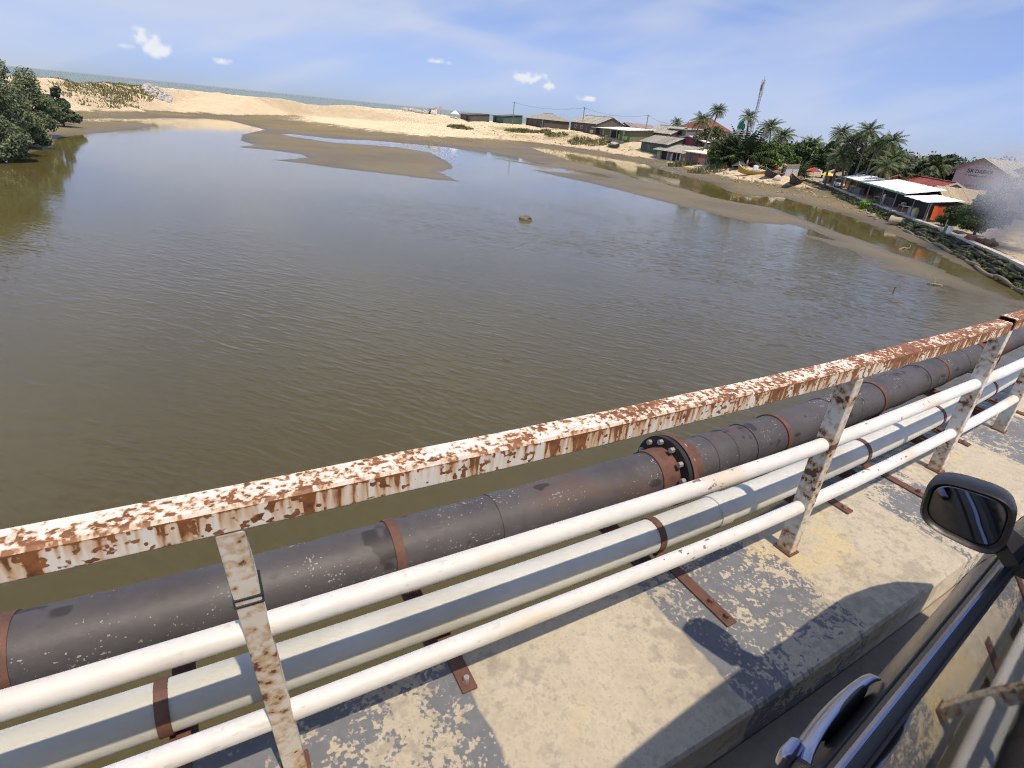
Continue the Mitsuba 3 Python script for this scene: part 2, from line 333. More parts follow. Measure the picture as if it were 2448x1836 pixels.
for i, s in enumerate(POSTS):
    top = HB - 0.001 if i != 5 else HB + 0.02
    pm = rbox([s, oc, (ZW + top) / 2], [0.062, 0.084, top - ZW], 0.005); lean = LEAN if i == 3 else 0.0
    vv = np.asarray(pm.vertices).copy(); vv[:, 0] += lean * (vv[:, 2] - ZW) / (top - ZW); pm.vertices = vv
    pk = part(ra, 'post', bend(pm), 'post_paint', smooth=30)
    part(pk, 'base_weld', bend(rbox([s, oc, ZW + 0.005], [0.085, 0.105, 0.012], 0.004)), 'rusty_steel', smooth=30)
    if i == 3:
        for dz in (0.0, 0.022):
            part(pk, 'wire_tie', bend(rbox([s + LEAN * (HM + 0.13 - ZW) / (HB - ZW), oc, HM + 0.13 + dz], [0.071, 0.093, 0.006], 0.0025)), 'black_steel')
for a, b in zip(POSTS[:-1], POSTS[1:]):
    for nm, z, r in (('middle_rail', HM, 0.034), ('lower_rail', HL, 0.033)):
        q = LEAN * (z - ZW) / (HB - ZW); a_, b_ = a + (q if a == POSTS[3] else 0), b + (q if b == POSTS[3] else 0)
        ss_ = np.linspace(a_ + 0.026, b_ - 0.026, max(3, int((b - a) / 0.3)))
        zz = z + 0.006 * np.sin(ss_ * 2.1 + z)
        part(ra, nm, tube(B(ss_, np.full(len(ss_), oc), zz), r, 28), 'rail_paint', smooth=40)

# ------------------------------------------------------------------ the pipes beside the footway
OP, ZP, RP = D0 + 0.365, EYE[2] - 1.845, 0.084
pp = thing('service_pipe', 'pale grey galvanised pipe clamped beside the railing', 'pipe')
joints = [-9, -3.6, 2.33, 8.2, 14.2, 20.2, 26.2, 34]
for a, b in zip(joints[:-1], joints[1:]):
    ss_ = np.linspace(a + 0.002, b - 0.002, int((b - a) / 0.25) + 2)
    part(pp, 'pipe_length', tube(B(ss_, np.full(len(ss_), OP), np.full(len(ss_), ZP)), RP, 40), 'galvanised', smooth=40)
    if -8 < a:
        ss_ = np.linspace(a - 0.05, a + 0.05, 4)
        part(pp, 'coupling', tube(B(ss_, np.full(4, OP), np.full(4, ZP)), RP + 0.007, 40), 'galvanised', smooth=40)
BR = [-0.25, 0.69, 1.88, 3.23, 3.88, 5.0, 6.2, 7.6]
CL = [-2.9, -1.55, -0.28, 1.85, 3.80, 5.0, 6.2, 7.6, 8.8, 10.0, 11.4, 12.8, 14.2, 16, 18, 20]
ZB = ZP - RP - 0.006
for s in CL:
    th = np.linspace(-0.35 * np.pi, 1.35 * np.pi, 30)
    r0, r1 = RP + 0.001, RP + 0.006
    rings = []
    for a in th:
        y, z = math.cos(a), math.sin(a)
        rings.append(B(np.array([s - 0.02, s + 0.02, s + 0.02, s - 0.02]), np.array([OP + r0 * y] * 2 + [OP + r1 * y] * 2), np.array([ZP + r0 * z] * 2 + [ZP + r1 * z] * 2)))
    ck = part(pp, 'clamp', loft(rings), 'rusty_steel', smooth=35, label='rusty clamp strap around the pipe')
    for sd in (-1, 1):
        part(ck, 'clamp_foot', bend(rbox([s, OP + sd * (RP + 0.02), ZB + 0.012], [0.04, 0.075, 0.008], 0.003)), 'rusty_steel')
        part(ck, 'bolt', bend(cyl([s, OP + sd * (RP + 0.03), ZB + 0.025], 0.011, 0.02)), 'rusty_steel')
OD, RD = D0 + 0.82, 0.145
ZD = EYE[2] - 1.885
mp = thing('water_main', 'thick black coated water main with bolted flanges running outside the railing', 'pipe')
FL = [-3.6, 2.39, 7.4, 13.0, 19.0]
cuts = [-9, *FL, 34]
for a, b in zip(cuts[:-1], cuts[1:]):
    ss_ = np.arange(a + 0.07, b - 0.06, 0.05); rr = RD + 0.0025 * (meshkit.fbm(np.c_[ss_ * 4, ss_ * 0, ss_ * 0], 3, 4) - 0.5) * 2
    # wrapped coating: slight steps where the tape overlaps
    rr = rr + 0.0022 * np.sign(np.sin(ss_ * 7.3)) * (meshkit.noise(np.c_[ss_, ss_ * 0, ss_ * 0], 3) > 0.45)
    part(mp, 'pipe_length', tube(B(ss_, np.full(len(ss_), OD), np.full(len(ss_), ZD)), rr, 64), 'bitumen', smooth=40)
def ring(s0, s1, r, sides=64):
    return tube(B(np.linspace(s0, s1, 3), np.full(3, OD), np.full(3, ZD)), r, sides)
for s in FL:
    for sd in (-1, 1):
        part(mp, 'collar', ring(s + sd * 0.035, s + sd * 0.17, RD + 0.008), 'rusty_steel', smooth=40, label='rust brown collar beside the flange')
        fk = part(mp, 'flange', ring(s + sd * 0.006, s + sd * 0.036, RD + 0.075), 'black_steel' if sd < 0 else 'rusty_steel', smooth=40, label='round flange ring with a circle of bolts')
        for k in range(12):
            a = 2 * math.pi * (k + 0.5) / 12; r = RD + 0.045
            c = trimesh.creation.cylinder(0.017, 0.03, sections=6); c.apply_transform(trimesh.transformations.rotation_matrix(math.pi / 2, [0, 1, 0]))
            c.apply_translation([s + sd * 0.05, OD + r * math.cos(a), ZD + r * math.sin(a)]); part(fk, 'bolt', bend(c), 'bolt_steel')
for s in (-2.0, -0.75, 0.63, 3.46, 4.85, 6.2, 9.7, 11.2, 12.6, 15.5, 17.0):
    part(mp, 'strap', ring(s - 0.022, s + 0.022, RD + 0.008), 'rusty_steel', smooth=40, label='red brown steel strap around the main')
for s in (1.2, 2.76, 2.95, 3.15, 4.15, 4.5, 5.3, 5.8, 6.8):
    part(mp, 'coating_lap', ring(s - 0.05, s + 0.05, RD + 0.0045), 'bitumen', smooth=40)
for i, s in enumerate(BR):
    long_ = s in (1.88, 3.88, 6.2, 8.8)
    k = thing('pipe_bracket', {0.69: 'rusty bracket end with a shiny bolt, middle of the footway edge', 1.88: 'long rusty flat bar with two bolts nearest the car mirror shadow', 3.88: 'second long rusty flat bar, beyond the door mirror',
              3.23: 'short rusty bracket end between the two long flat bars', -0.25: 'rusty bracket under the pale pipe left of the near post', 5.0: 'short rusty bracket end right of the second long flat bar', 6.2: 'last long rusty flat bar at the right edge of the view', 7.6: 'rusty bracket end farthest right along the footway'}.get(s, 'rusty steel pipe bracket partly hidden at the edge of the view'), 'bracket', 'steel brackets carrying the pipes')
    o0 = D0 - (0.165 if long_ else -0.06)
    part(k, 'flat_bar', bend(rbox([s, (o0 + D0 + 0.55) / 2, ZW + 0.0062], [0.062, D0 + 0.55 - o0, 0.011], 0.003)), 'rusty_steel')
    part(k, 'arm', bend(rbox([s, (D0 + 0.255 + OD + 0.2) / 2, ZD - RD - 0.046], [0.075, OD + 0.2 - D0 - 0.255, 0.07], 0.004)), 'rusty_steel')
    part(k, 'hanger', bend(rbox([s, D0 + 0.246, ZW - 0.16], [0.07, 0.014, 0.31], 0.004)), 'rusty_steel')
    for ob in ([o0 + 0.035, D0 - 0.035] if long_ else [o0 + 0.04]):
        c = trimesh.creation.cylinder(0.012, 0.022, sections=6); c.apply_translation([s, ob, ZW + 0.022]); part(k, 'bolt', bend(c), 'rusty_steel' if long_ else 'bolt_steel')
        c = trimesh.creation.cylinder(0.02, 0.004, sections=16); c.apply_translation([s, ob, ZW + 0.0125]); part(k, 'washer', bend(c), 'rusty_steel')

# ------------------------------------------------------------------ the car the camera looks past
E0 = EYE[2]
def f_car(p, n, uv):
    return mix((0.030, 0.026, 0.024), (0.040, 0.035, 0.031), noise(p.x * 900, p.y * 900, p.z * 900))
plain('car_paint', P(f_car), 0.28, metallic=0.35, clearcoat=1.0, clearcoat_gloss=0.97)
plain('black_trim', (0.018, 0.018, 0.019), 0.38)
plain('rubber', (0.02, 0.02, 0.02), 0.8)
plain('chrome', (0.46, 0.49, 0.62), 0.2, metallic=1.0)
plain('tinted_glass', (0.006, 0.007, 0.007), 0.02, specular=0.75, clearcoat=1.0, clearcoat_gloss=1.0)
plain('mirror_glass', (0.34, 0.34, 0.35), 0.03, metallic=1.0)
car = thing('car', 'dark brown car beside the footway with chrome door handle and black side mirror', 'car')
OC = -0.57
SIDE = np.array([(0.19, -1.93), (0.285, -1.87), (0.325, -1.62), (0.338, -1.38), (0.334, -1.22), (0.322, -1.13), (0.300, -1.06), (0.270, -1.00), (0.235, -0.965)])
def body_ring(s):
    w = 1 - 0.16 * np.clip((s - 2.5) / 0.6, 0, 1) ** 2 - 0.10 * np.clip((-1.6 - s) / 0.6, 0, 1) ** 2
    lowz = 0.0
    topz = -0.965 - 0.11 * np.clip((s - 2.2) / 0.75, 0, 1) ** 1.3 - 0.10 * np.clip((s - 2.95) / 0.15, 0, 1)
    r = SIDE.copy(); r[:, 1] = -1.93 + (r[:, 1] + 1.93) * (topz + 1.93) / (-0.965 + 1.93)
    r[:, 0] = OC + (r[:, 0] - OC) * w
    mid = [(r[-1, 0] - 0.12 * (r[-1, 0] - OC), topz + 0.012), (OC, topz + 0.03)]
    left = np.vstack([r, mid]); right = np.c_[2 * OC - left[::-1, 0], left[::-1, 1]][1:]
    ring_ = np.vstack([left, right]); return np.c_[np.full(len(ring_), s), ring_[:, 0], ring_[:, 1] + E0]
st = np.r_[-2.2, -2.17, -2.1, -1.9, np.linspace(-1.6, 2.4, 17), 2.6, 2.8, 2.95, 3.03, 3.08, 3.1]
part(car, 'body', straight(loft([body_ring(s) for s in st])), 'car_paint', smooth=24)
def side_pt(s, t, out=0.0):
    s, t = np.asarray(s, float), np.asarray(t, float)
    return np.stack([s, 0.235 - 0.215 * t + 0.05 * t * (1 - t) + out * 0.9, E0 - 0.965 + 0.545 * t + out * 0.43], -1)
def cabin_ring(s):
    t = 1.0
    if s > 1.3: t = max(0.0, (2.25 - s) / 0.95)
    if s < -1.75: t = max(0.0, (s + 2.15) / 0.40)
    tt = np.linspace(0, t, 7); left = side_pt(np.full(7, s), tt)
    rise = 0.075 * t
    mid = np.array([(s, OC + (left[-1, 1] - OC) * k, left[-1, 2] + rise * (1 - k * k)) for k in (0.85, 0.6, 0.3, 0.0)])
    L = np.vstack([left, mid]); Rr = L[::-1].copy(); Rr[:, 1] = 2 * OC - Rr[:, 1]
    return np.vstack([L, Rr[1:]])
cs = np.r_[-2.14, -2.0, -1.85, -1.75, np.linspace(-1.5, 1.2, 12), 1.3, 1.5, 1.7, 1.9, 2.1, 2.24]
part(car, 'cabin', straight(loft([cabin_ring(s) for s in cs])), 'black_trim', smooth=30)
def roof_ring(s):
    r = cabin_ring(s)[5:-5].copy(); c = np.array([0, 0, 0.006]); top = r + c; low = r[::-1] + c * 0.15
    return np.vstack([top, low])
part(car, 'roof', straight(loft([roof_ring(s) for s in np.linspace(-1.7, 1.28, 12)])), 'car_paint', smooth=30)
def glass(s_lo, s_hi, t0, t1, nm, lab):
    tt = np.linspace(t0, t1, 10); rings = []
    for o_ in (0.004, 0.001):
        rings.append([side_pt(np.linspace(s_lo(t), s_hi(t), 24), np.full(24, t), o_) for t in tt])
    outer = np.array(rings[0]); v = outer.reshape(-1, 3); n = 24
    i, j = np.meshgrid(np.arange(9), np.arange(n - 1), indexing='ij')
    q = np.stack([i * n + j, i * n + j + 1, (i + 1) * n + j + 1, (i + 1) * n + j], -1).reshape(-1, 4)
    return part(car, nm, straight(M(v, np.vstack([q[:, [0, 2, 1]], q[:, [0, 3, 2]]]))), 'tinted_glass', smooth=True, label=lab)
glass(lambda t: 0.42, lambda t: min(1.90, 2.03 - 0.95 * t), 0.03, 0.93, 'front_side_window', 'dark front side window reflecting the railing')
glass(lambda t: -0.80, lambda t: 0.27, 0.03, 0.93, 'rear_side_window', 'dark rear side window')
def strip(s0, s1, t, out, w, h):
    ss_ = np.linspace(s0, s1, 20); rings = []
    for x in ss_:
        c = side_pt(x, t); rings.append([[x, c[1] + out + a * w, c[2] + b * h] for a, b in ((0, -.5), (1, -.3), (1, .3), (0, .5), (-1, .5), (-1, -.5))])
    return straight(loft(rings))
part(car, 'belt_moulding', strip(-1.4, 1.93, 0.0, 0.004, 0.012, 0.030), 'black_trim', smooth=40)
part(car, 'belt_chrome', strip(-1.4, 1.93, -0.045, 0.010, 0.004, 0.010), 'chrome', smooth=40, label='thin bright strip along the window line')
part(car, 'window_channel', strip(0.42, 1.90, 0.035, 0.004, 0.003, 0.012), 'rubber')
def body_strip(s0, s1, z, out, h):
    ss_ = np.linspace(s0, s1, 24); o_ = np.interp(z, SIDE[:, 1], SIDE[:, 0]) + out; o2 = np.interp(z - h, SIDE[:, 1], SIDE[:, 0]) + out
    return straight(loft([[[x, o_ - .004, z + E0], [x, o_ + .003, z + E0], [x, o2 + .003, z - h + E0], [x, o2 - .004, z - h + E0]] for x in ss_]))
part(car, 'door_trim', body_strip(-1.4, 1.95, -0.982, 0.003, 0.007), 'chrome', label='thin bright trim line along the door')
part(car, 'door_groove', body_strip(-1.4, 1.95, -1.012, 0.0, 0.008), 'rubber')
def seam(s, z0, z1):
    zz = np.linspace(z0, z1, 12); oo = np.interp(zz, SIDE[:, 1], SIDE[:, 0]) - 0.004
    return straight(tube(np.c_[np.full(12, s) + 0.02 * np.sin(zz * 3), oo, zz + E0], 0.0065, 8))
part(car, 'door_gap', seam(0.36, -1.85, -0.975), 'rubber'); part(car, 'door_gap', seam(1.98, -1.85, -1.0), 'rubber')
# door handle
def dh(sx, out, z):
    return np.c_[sx, np.interp(z, SIDE[:, 1], SIDE[:, 0]) + out, z + E0]
hk = part(car, 'door_handle', straight(loft([[[x, *(np.array([np.interp(-1.075, SIDE[:, 1], SIDE[:, 0]) + 0.012 + 0.016 * math.sin(math.pi * u) ** 0.6, E0 - 1.065]) + np.array([math.cos(a) * 0.011 - 0.5 * math.sin(a) * 0.03 * (1 - .45 * u), math.sin(a) * (0.026 - 0.012 * u) * min(1, (u + .02) * 9) ** .5 * min(1, (1.02 - u) * 12) ** .5]))] for a in np.linspace(0, 2 * np.pi, 20, endpoint=False)] for u, x in zip(np.linspace(0, 1, 24), np.linspace(0.90, 1.23, 24))])), 'chrome', smooth=50, label='chrome pull handle on the front door')
sp = manifold3d.Manifold.sphere(1, 40).scale([0.11, 0.012, 0.040]).to_mesh(); cup = M(sp.vert_properties[:, :3], sp.tri_verts); cup.apply_translation([1.10, 0.318, E0 - 1.08])
part(hk, 'handle_cup', straight(cup), 'black_trim', smooth=50)
lk = rbox([0.90, 0.337, E0 - 1.073], [0.06, 0.03, 0.052], 0.012); part(hk, 'lock_cap', straight(lk), 'chrome', smooth=50)
# side mirror
MC = np.array([1.78, 0.375, E0 - 0.855])
def sup(hx, hz, s, n=44, e=3.4, dx=0.0, dz=0.0):
    hx, hz = hx * 0.70, hz * 0.76
    a = np.linspace(0, 2 * np.pi, n, endpoint=False); c, d = np.cos(a), np.sin(a)
    x = np.sign(c) * np.abs(c) ** (2 / e) * hx; z = np.sign(d) * np.abs(d) ** (2 / e) * hz
    z = z * (1 - 0.10 * x / hx); x = x + 0.10 * z
    return np.c_[np.full(n, s), x + dx, z + dz]
YAW = math.radians(11)
def mir(m):
    m = m.copy(); m.apply_transform(trimesh.transformations.rotation_matrix(YAW, [0, 0, 1])); m.apply_translation(MC); return straight(m)
mk = part(car, 'side_mirror', mir(loft([sup(0.118, 0.090, -0.018), sup(0.122, 0.094, -0.034), sup(0.134, 0.106, -0.042), sup(0.142, 0.114, -0.030), sup(0.143, 0.115, 0.0), sup(0.136, 0.108, 0.04), sup(0.115, 0.090, 0.075), sup(0.08, 0.06, 0.097), sup(0.03, 0.02, 0.105)])), 'black_trim', smooth=40, label='black door mirror on a short arm')
part(mk, 'mirror_glass', mir(loft([sup(0.117, 0.089, -0.020), sup(0.117, 0.089, -0.023), sup(0.113, 0.085, -0.0245)])), 'mirror_glass', smooth=30)
part(mk, 'mirror_arm', straight(hull(np.vstack([np.array([1.77, 0.21, E0 - 0.985]) + d for d in np.array([(0, 0, 0), (0.13, 0, 0), (0, 0.02, 0.06), (0.13, 0.02, 0.06)])] + [np.array([1.79, 0.31, E0 - 0.915]) + d for d in np.array([(0, 0, 0), (0.06, 0, 0), (0, 0, 0.05), (0.06, 0, 0.05)])]))), 'black_trim')
part(mk, 'sail_panel', straight(hull(np.vstack([side_pt([1.74, 2.0, 1.74], [0.0, 0.0, 0.30], 0.006), side_pt([1.74, 2.0, 1.74], [0.0, 0.0, 0.30], -0.01)]))), 'black_trim')
for nm, s in (('front_wheel', 2.35), ('rear_wheel', -1.35)):
    for o_, sg in ((0.235, 1), (2 * OC - 0.235, -1)):
        wk = part(car, nm, straight(cyl([s, o_, E0 - 1.79], 0.315, 0.22, 36, 1)), 'rubber', smooth=30)
        part(wk, 'rim', straight(cyl([s, o_ + sg * 0.105, E0 - 1.79], 0.20, 0.03, 28, 1)), 'bolt_steel', smooth=30)

# ------------------------------------------------------------------ ground: shorelines surveyed at water level
SH = [(0, 390), (18, 382), (63, 368), (116, 350), (137, 330), (174, 324), (253, 317), (383, 301), (330, 293), (200, 290), (120, 288), (174, 283), (325, 283), (440, 283), (528, 281), (633, 297), (579, 314), (575, 328), (608, 336), (568, 345), (650, 345), (723, 350),
      (734, 357), (658, 368), (720, 371), (800, 377), (900, 389), (1046, 405), (1100, 409), (1049, 386), (1087, 375), (1068, 359), (1030, 340), (954, 329), (900, 324), (800, 317), (700, 309), (672, 305), (700, 303), (800, 308), (900, 313), (1063, 326), (1122, 334),
      (1171, 338), (1240, 350), (1312, 366), (1240, 358), (1152, 345), (1210, 356), (1266, 365), (1377, 380), (1440, 390), (1464, 400), (1380, 388), (1266, 376), (1318, 389), (1410, 410), (1500, 435), (1600, 463), (1700, 493), (1791, 527), (1862, 537), (1893, 537),
      (1950, 554), (2001, 575), (1913, 559), (1991, 588), (2018, 592), (2116, 633), (2045, 615), (2100, 640), (2157, 654), (2241, 676), (2309, 700), (2448, 735)]
CHN = [(1255, 318), (1361, 332), (1440, 347), (1531, 363), (1576, 381), (1666, 408), (1712, 425), (1740, 446), (1785, 462), (1869, 472), (2004, 509), (2106, 546), (2207, 590), (2309, 641), (2448, 690), (2448, 724), (2330, 684), (2240, 640), (2140, 605), (2050, 570), (1970, 544), (1852, 497), (1768, 477), (1700, 455), (1644, 430), (1520, 403), (1479, 386), (1350, 352), (1300, 335)]
shore = np.array([at(u, v)[:2] for u, v in SH]); chan = np.array([at(u, v)[:2] for u, v in CHN])
BZ = 1.2                                     # top of the river wall
WT = np.array([at(u, v, BZ) for u, v in [(1880, 414), (1903, 422), (1955, 436), (2004, 453), (2070, 480), (2140, 507), (2200, 530), (2258, 551), (2320, 578), (2380, 605), (2448, 636)]])
wdir = WT[-1] - WT[-4]; wdir /= np.linalg.norm(wdir)
WT = np.vstack([WT] + [WT[-1] + wdir * k for k in (4, 9, 15, 25)])
tail = shore[-1] + (WT[-1, :2] - WT[-5, :2])
COAST = np.array([(-900, -150), (-500, 110), (-300, 185), (-185, 235), (-100, 285), (-20, 360), (120, 490), (420, 900), (900, 1800), (6000, 9000)], float)
land = np.vstack([shore, tail, tail + [8, -30], [60, -80], [6000, -80], COAST[::-1], [-900, -300], [-140, -60], [-60, 12], [-42, 33]])
LAND, CHANNEL = Polygon(land).buffer(0), Polygon(chan).buffer(0)
GX0, GY0, GS, GN, GM = -190.0, -80.0, 0.5, 1000, 900          # x from -190 to 310, y from -80 to 370
gx, gy = np.meshgrid(GX0 + GS * np.arange(GN), GY0 + GS * np.arange(GM), indexing='xy')
inl = contains_xy(LAND, gx, gy) & ~contains_xy(CHANNEL, gx, gy)
sd = (distance_transform_edt(inl) - distance_transform_edt(~inl)) * GS
cp = []
def cadd(pts): cp.extend(np.asarray(pts, float).reshape(-1, 3).tolist())
for ring_ in (shore, chan):
    for a, b in zip(ring_[:-1], ring_[1:]):
        for k in np.linspace(0, 1, max(2, int(np.linalg.norm(b - a) / 4))): cp.append([*(a + (b - a) * k), 0.15])
cadd([at(u, v, 0.7) for u, v in [(200, 262), (300, 260), (400, 259), (500, 258), (700, 258), (800, 258), (900, 266), (1000, 272)]])
HZ = [(1060, 232, 2.6), (1117, 214, 2.0), (1225, 200, 1.6), (1334, 180, 1.2), (1420, 168, 1.2), (1508, 164, 1.0)]
cadd([off(u, d, z) for u, d, z in HZ])
CR = [(60, 178, 150), (150, 187, 178), (250, 196, 200), (330, 203, 214), (400, 209, 226), (500, 219, 238), (600, 229, 245), (700, 238, 250), (800, 247, 254), (960, 262, 258), (1060, 274, 262)]
crest = [row(u, v, d) for u, v, d in CR]; cadd(crest)
cadd([c * [1.06, 1.06, 0.8] for c in crest])
TOP = [(1120, 262, 262), (1225, 268, 246), (1278, 272, 236), (1392, 287, 214), (1462, 303, 198), (1560, 330, 172), (1668, 351, 146), (1730, 362, 138), (1760, 384, 132), (1830, 402, 128)]
def rowS(u, v, d):
    return row(u, v + max(0, horizon(u) - np.interp(u, LENS_H[:, 0], LENS_H[:, 1])), d)
tops_ = np.array([rowS(*q) for q in TOP]); cadd(tops_); cadd(tops_ * [1.25, 1.25, 1.0])
cadd([[x, y, BZ] for x, y, z in WT]); WD = np.gradient(WT[:, :2], axis=0); WD /= np.linalg.norm(WD, axis=1, keepdims=True); WNrm = np.c_[-WD[:, 1], WD[:, 0]]
if (WNrm @ np.array([1.0, 1.0])).mean() < 0: WNrm = -WNrm          # towards the village
wp = WT[:, :2]; seg = np.r_[0, np.cumsum(np.linalg.norm(np.diff(wp, axis=0), axis=1))]
def wpt(t, back=0.0):
    x, y = np.interp(t, seg, wp[:, 0]), np.interp(t, seg, wp[:, 1]); nx, ny = np.interp(t, seg, WNrm[:, 0]), np.interp(t, seg, WNrm[:, 1]); return np.stack([x + nx * back, y + ny * back], -1)
def wt_u(u):   # distance along the wall at a column of the survey
    pr = np.array([IW / 2 + FOC * ((np.r_[q, BZ] - EYE) @ RT) / ((np.r_[q, BZ] - EYE) @ FW) for q in wp]); return np.interp(u, pr, seg)
cadd(np.c_[WT[:, :2] + WNrm * 8, np.full(len(WT), BZ + 0.05)]); cadd(np.c_[WT[:, :2] + WNrm * 45, np.full(len(WT), BZ)]); cadd(np.c_[WT[:, :2] + WNrm * 120, np.full(len(WT), BZ)])
cadd(np.c_[WT[:, :2] - WNrm * 1.1, np.full(len(WT), 0.25)])
cadd([[300, 300, 2], [310, -80, 2], [60, -80, 1.5], [120, 20, 2.0], [200, 100, 2], [310, 370, 2], [100, 370, 2], [-190, 370, -2], [0, 370, -2]])
cadd([[x, y, -0.6] for x, y in COAST[1:7]])
cadd([[-190, 60, 1.5], [-190, 120, 4], [-120, 40, 1.2], [-80, 60, 0.8], [-140, 100, 3.5], [-190, -80, 1]])
cp = np.array(cp); _, ix = np.unique(np.round(cp[:, :2], 1), axis=0, return_index=True); cp = cp[ix]
zb = LinearNDInterpolator(cp[:, :2], cp[:, 2])(gx, gy); zn = NearestNDInterpolator(cp[:, :2], cp[:, 2])(gx, gy); zb = np.where(np.isnan(zb), zn, zb)
zb = gaussian_filter(zb, 2.0)
wall_d = None
zg = np.where(sd > 0, np.minimum(np.maximum(zb, 0.10), 0.05 * sd + 0.05 * np.maximum(sd - 3, 0) ** 1.5), np.maximum(-0.6, 0.07 * sd))
# the revetment is a step: low mud before it, the village behind
wl = Polygon(np.vstack([WT[:, :2], WT[::-1, :2] + WNrm[::-1] * 300]))
behind = contains_xy(wl.buffer(0), gx, gy); dist_w = distance_transform_edt(~behind) * GS
zg = np.where(behind & (zg > 0), np.maximum(zg, BZ - 0.05), zg)
front = (~behind) & (dist_w < 14) & (gy < WT[3, 1])
zg = np.where(front & (zg > 0), np.minimum(zg, 0.16 + 0.02 * np.maximum(0, 8 - dist_w)), zg)
def zt(x, y):
    x, y = np.asarray(x, float), np.asarray(y, float)
    if x.ndim == 0: return zt(x[None], y[None])[0]
    return map_coordinates(zg, [np.clip((y - GY0) / GS, 0, GM - 1), np.clip((x - GX0) / GS, 0, GN - 1)], order=1)
az = np.radians(np.linspace(-80, 118, 1050)); rr = np.r_[np.geomspace(18, 380, 470)]
A, R_ = np.meshgrid(az, rr, indexing='ij'); X, Y = R_ * np.sin(A), R_ * np.cos(A); Z = zt(X, Y)
p3 = np.stack([X, Y, np.zeros_like(X)], -1)
bump = (meshkit.fbm(p3 * 0.35, 4, 3) - 0.5)
Z = Z + np.where(Z > 0.5, bump * np.clip((Z - 0.5) * 0.5, 0, 0.5), bump * 0.05 * (np.abs(Z) < 0.6))
Z = Z + np.where(Z > 0.6, (meshkit.fbm(p3 * 1.3, 3, 8) - 0.5) * 0.22, 0)
na, nr = X.shape; i, j = np.meshgrid(np.arange(na - 1), np.arange(nr - 1), indexing='ij')
q = np.stack([i * nr + j, (i + 1) * nr + j, (i + 1) * nr + j + 1, i * nr + j + 1], -1).reshape(-1, 4)
V = np.stack([X, Y, Z], -1).reshape(-1, 3); keep = (V[q, 2] > -0.45).any(1); q = q[keep]
ground = M(V, np.vstack([q[:, [0, 2, 1]], q[:, [0, 3, 2]]])); ground.remove_unreferenced_vertices()
if ground.face_normals[:, 2].mean() < 0: ground.invert()
def f_ground(p, n, uv):
    x, y, z = p.x, p.y, p.z
    g = fbm(x * 0.5, y * 0.5, 0.0, 4); fine = fbm(x * 3.1, y * 3.1, 2.0, 3)
    mud = mix((0.105, 0.088, 0.055), (0.165, 0.140, 0.090), fbm(x * 0.12, y * 0.12, 5.0, 4) * 0.8 + fine * 0.3)
    mud = mix(mud, (0.185, 0.150, 0.068), smoothstep(0.42, 0.62, fbm(x * 0.07 + 4, y * 0.07, 1.0, 3)) * 0.45)
    mud = mud * (0.80 + 0.2 * smoothstep(0.02, 0.12, z))
    sand = mix((0.455, 0.365, 0.235), (0.565, 0.475, 0.325), g * 0.8 + fine * 0.25)
    sand = mix(sand, (0.30, 0.22, 0.12), smoothstep(0.60, 0.74, fbm(x * 0.9, y * 0.9, 7.0, 4)) * 0.55 * smoothstep(-60, -20, x))
    c = mix(mud, sand, smoothstep(0.66, 0.98, z + 0.38 * (g - 0.5) + 0.22 * (fine - 0.5)))
    gr = smoothstep(0.56, 0.68, fbm(x * 0.085 + 2, y * 0.085, 3.0, 4) + 0.10 * (fine - 0.5)) * smoothstep(1.4, 2.4, z) * smoothstep(-45, -10, x)
    c = mix(c, mix((0.17, 0.17, 0.07), (0.30, 0.27, 0.13), fine), gr * 0.8)
    vil = dr.maximum(smoothstep(48, 56, x) * smoothstep(0.9, 1.1, z) * (1 - smoothstep(2.6, 3.4, z)), smoothstep(110, 96, y) * smoothstep(0.95, 1.08, z) * smoothstep(20, 26, x))
    return mix(c, mix((0.20, 0.17, 0.12), (0.33, 0.28, 0.20), fine), vil * 0.8)
def r_ground(p, n, uv):
    return 0.42 + 0.5 * smoothstep(0.05, 0.30, p.z + 0.12 * (fbm(p.x * 0.4, p.y * 0.4, 0.0, 3) - 0.5))
scene['ground_cover'] = {'type': 'twosided', 'bsdf': {'type': 'principled', 'base_color': P(f_ground), 'roughness': P(r_ground), 'specular': 0.4}}
setting('riverbank', ground, 'ground_cover', smooth=True)
# beyond the survey: flat land to the skyline
far_land = []
ring_pts = [(310, -80), (6000, -80), (6000, 9000), (900, 1800), (420, 900), (150, 369), (310, 369)]
setting('inland', prism([(x * 1.0, y) for x, y in ring_pts], 1.0, 1.7), plain('inland_soil', (0.13, 0.12, 0.07), 0.95))

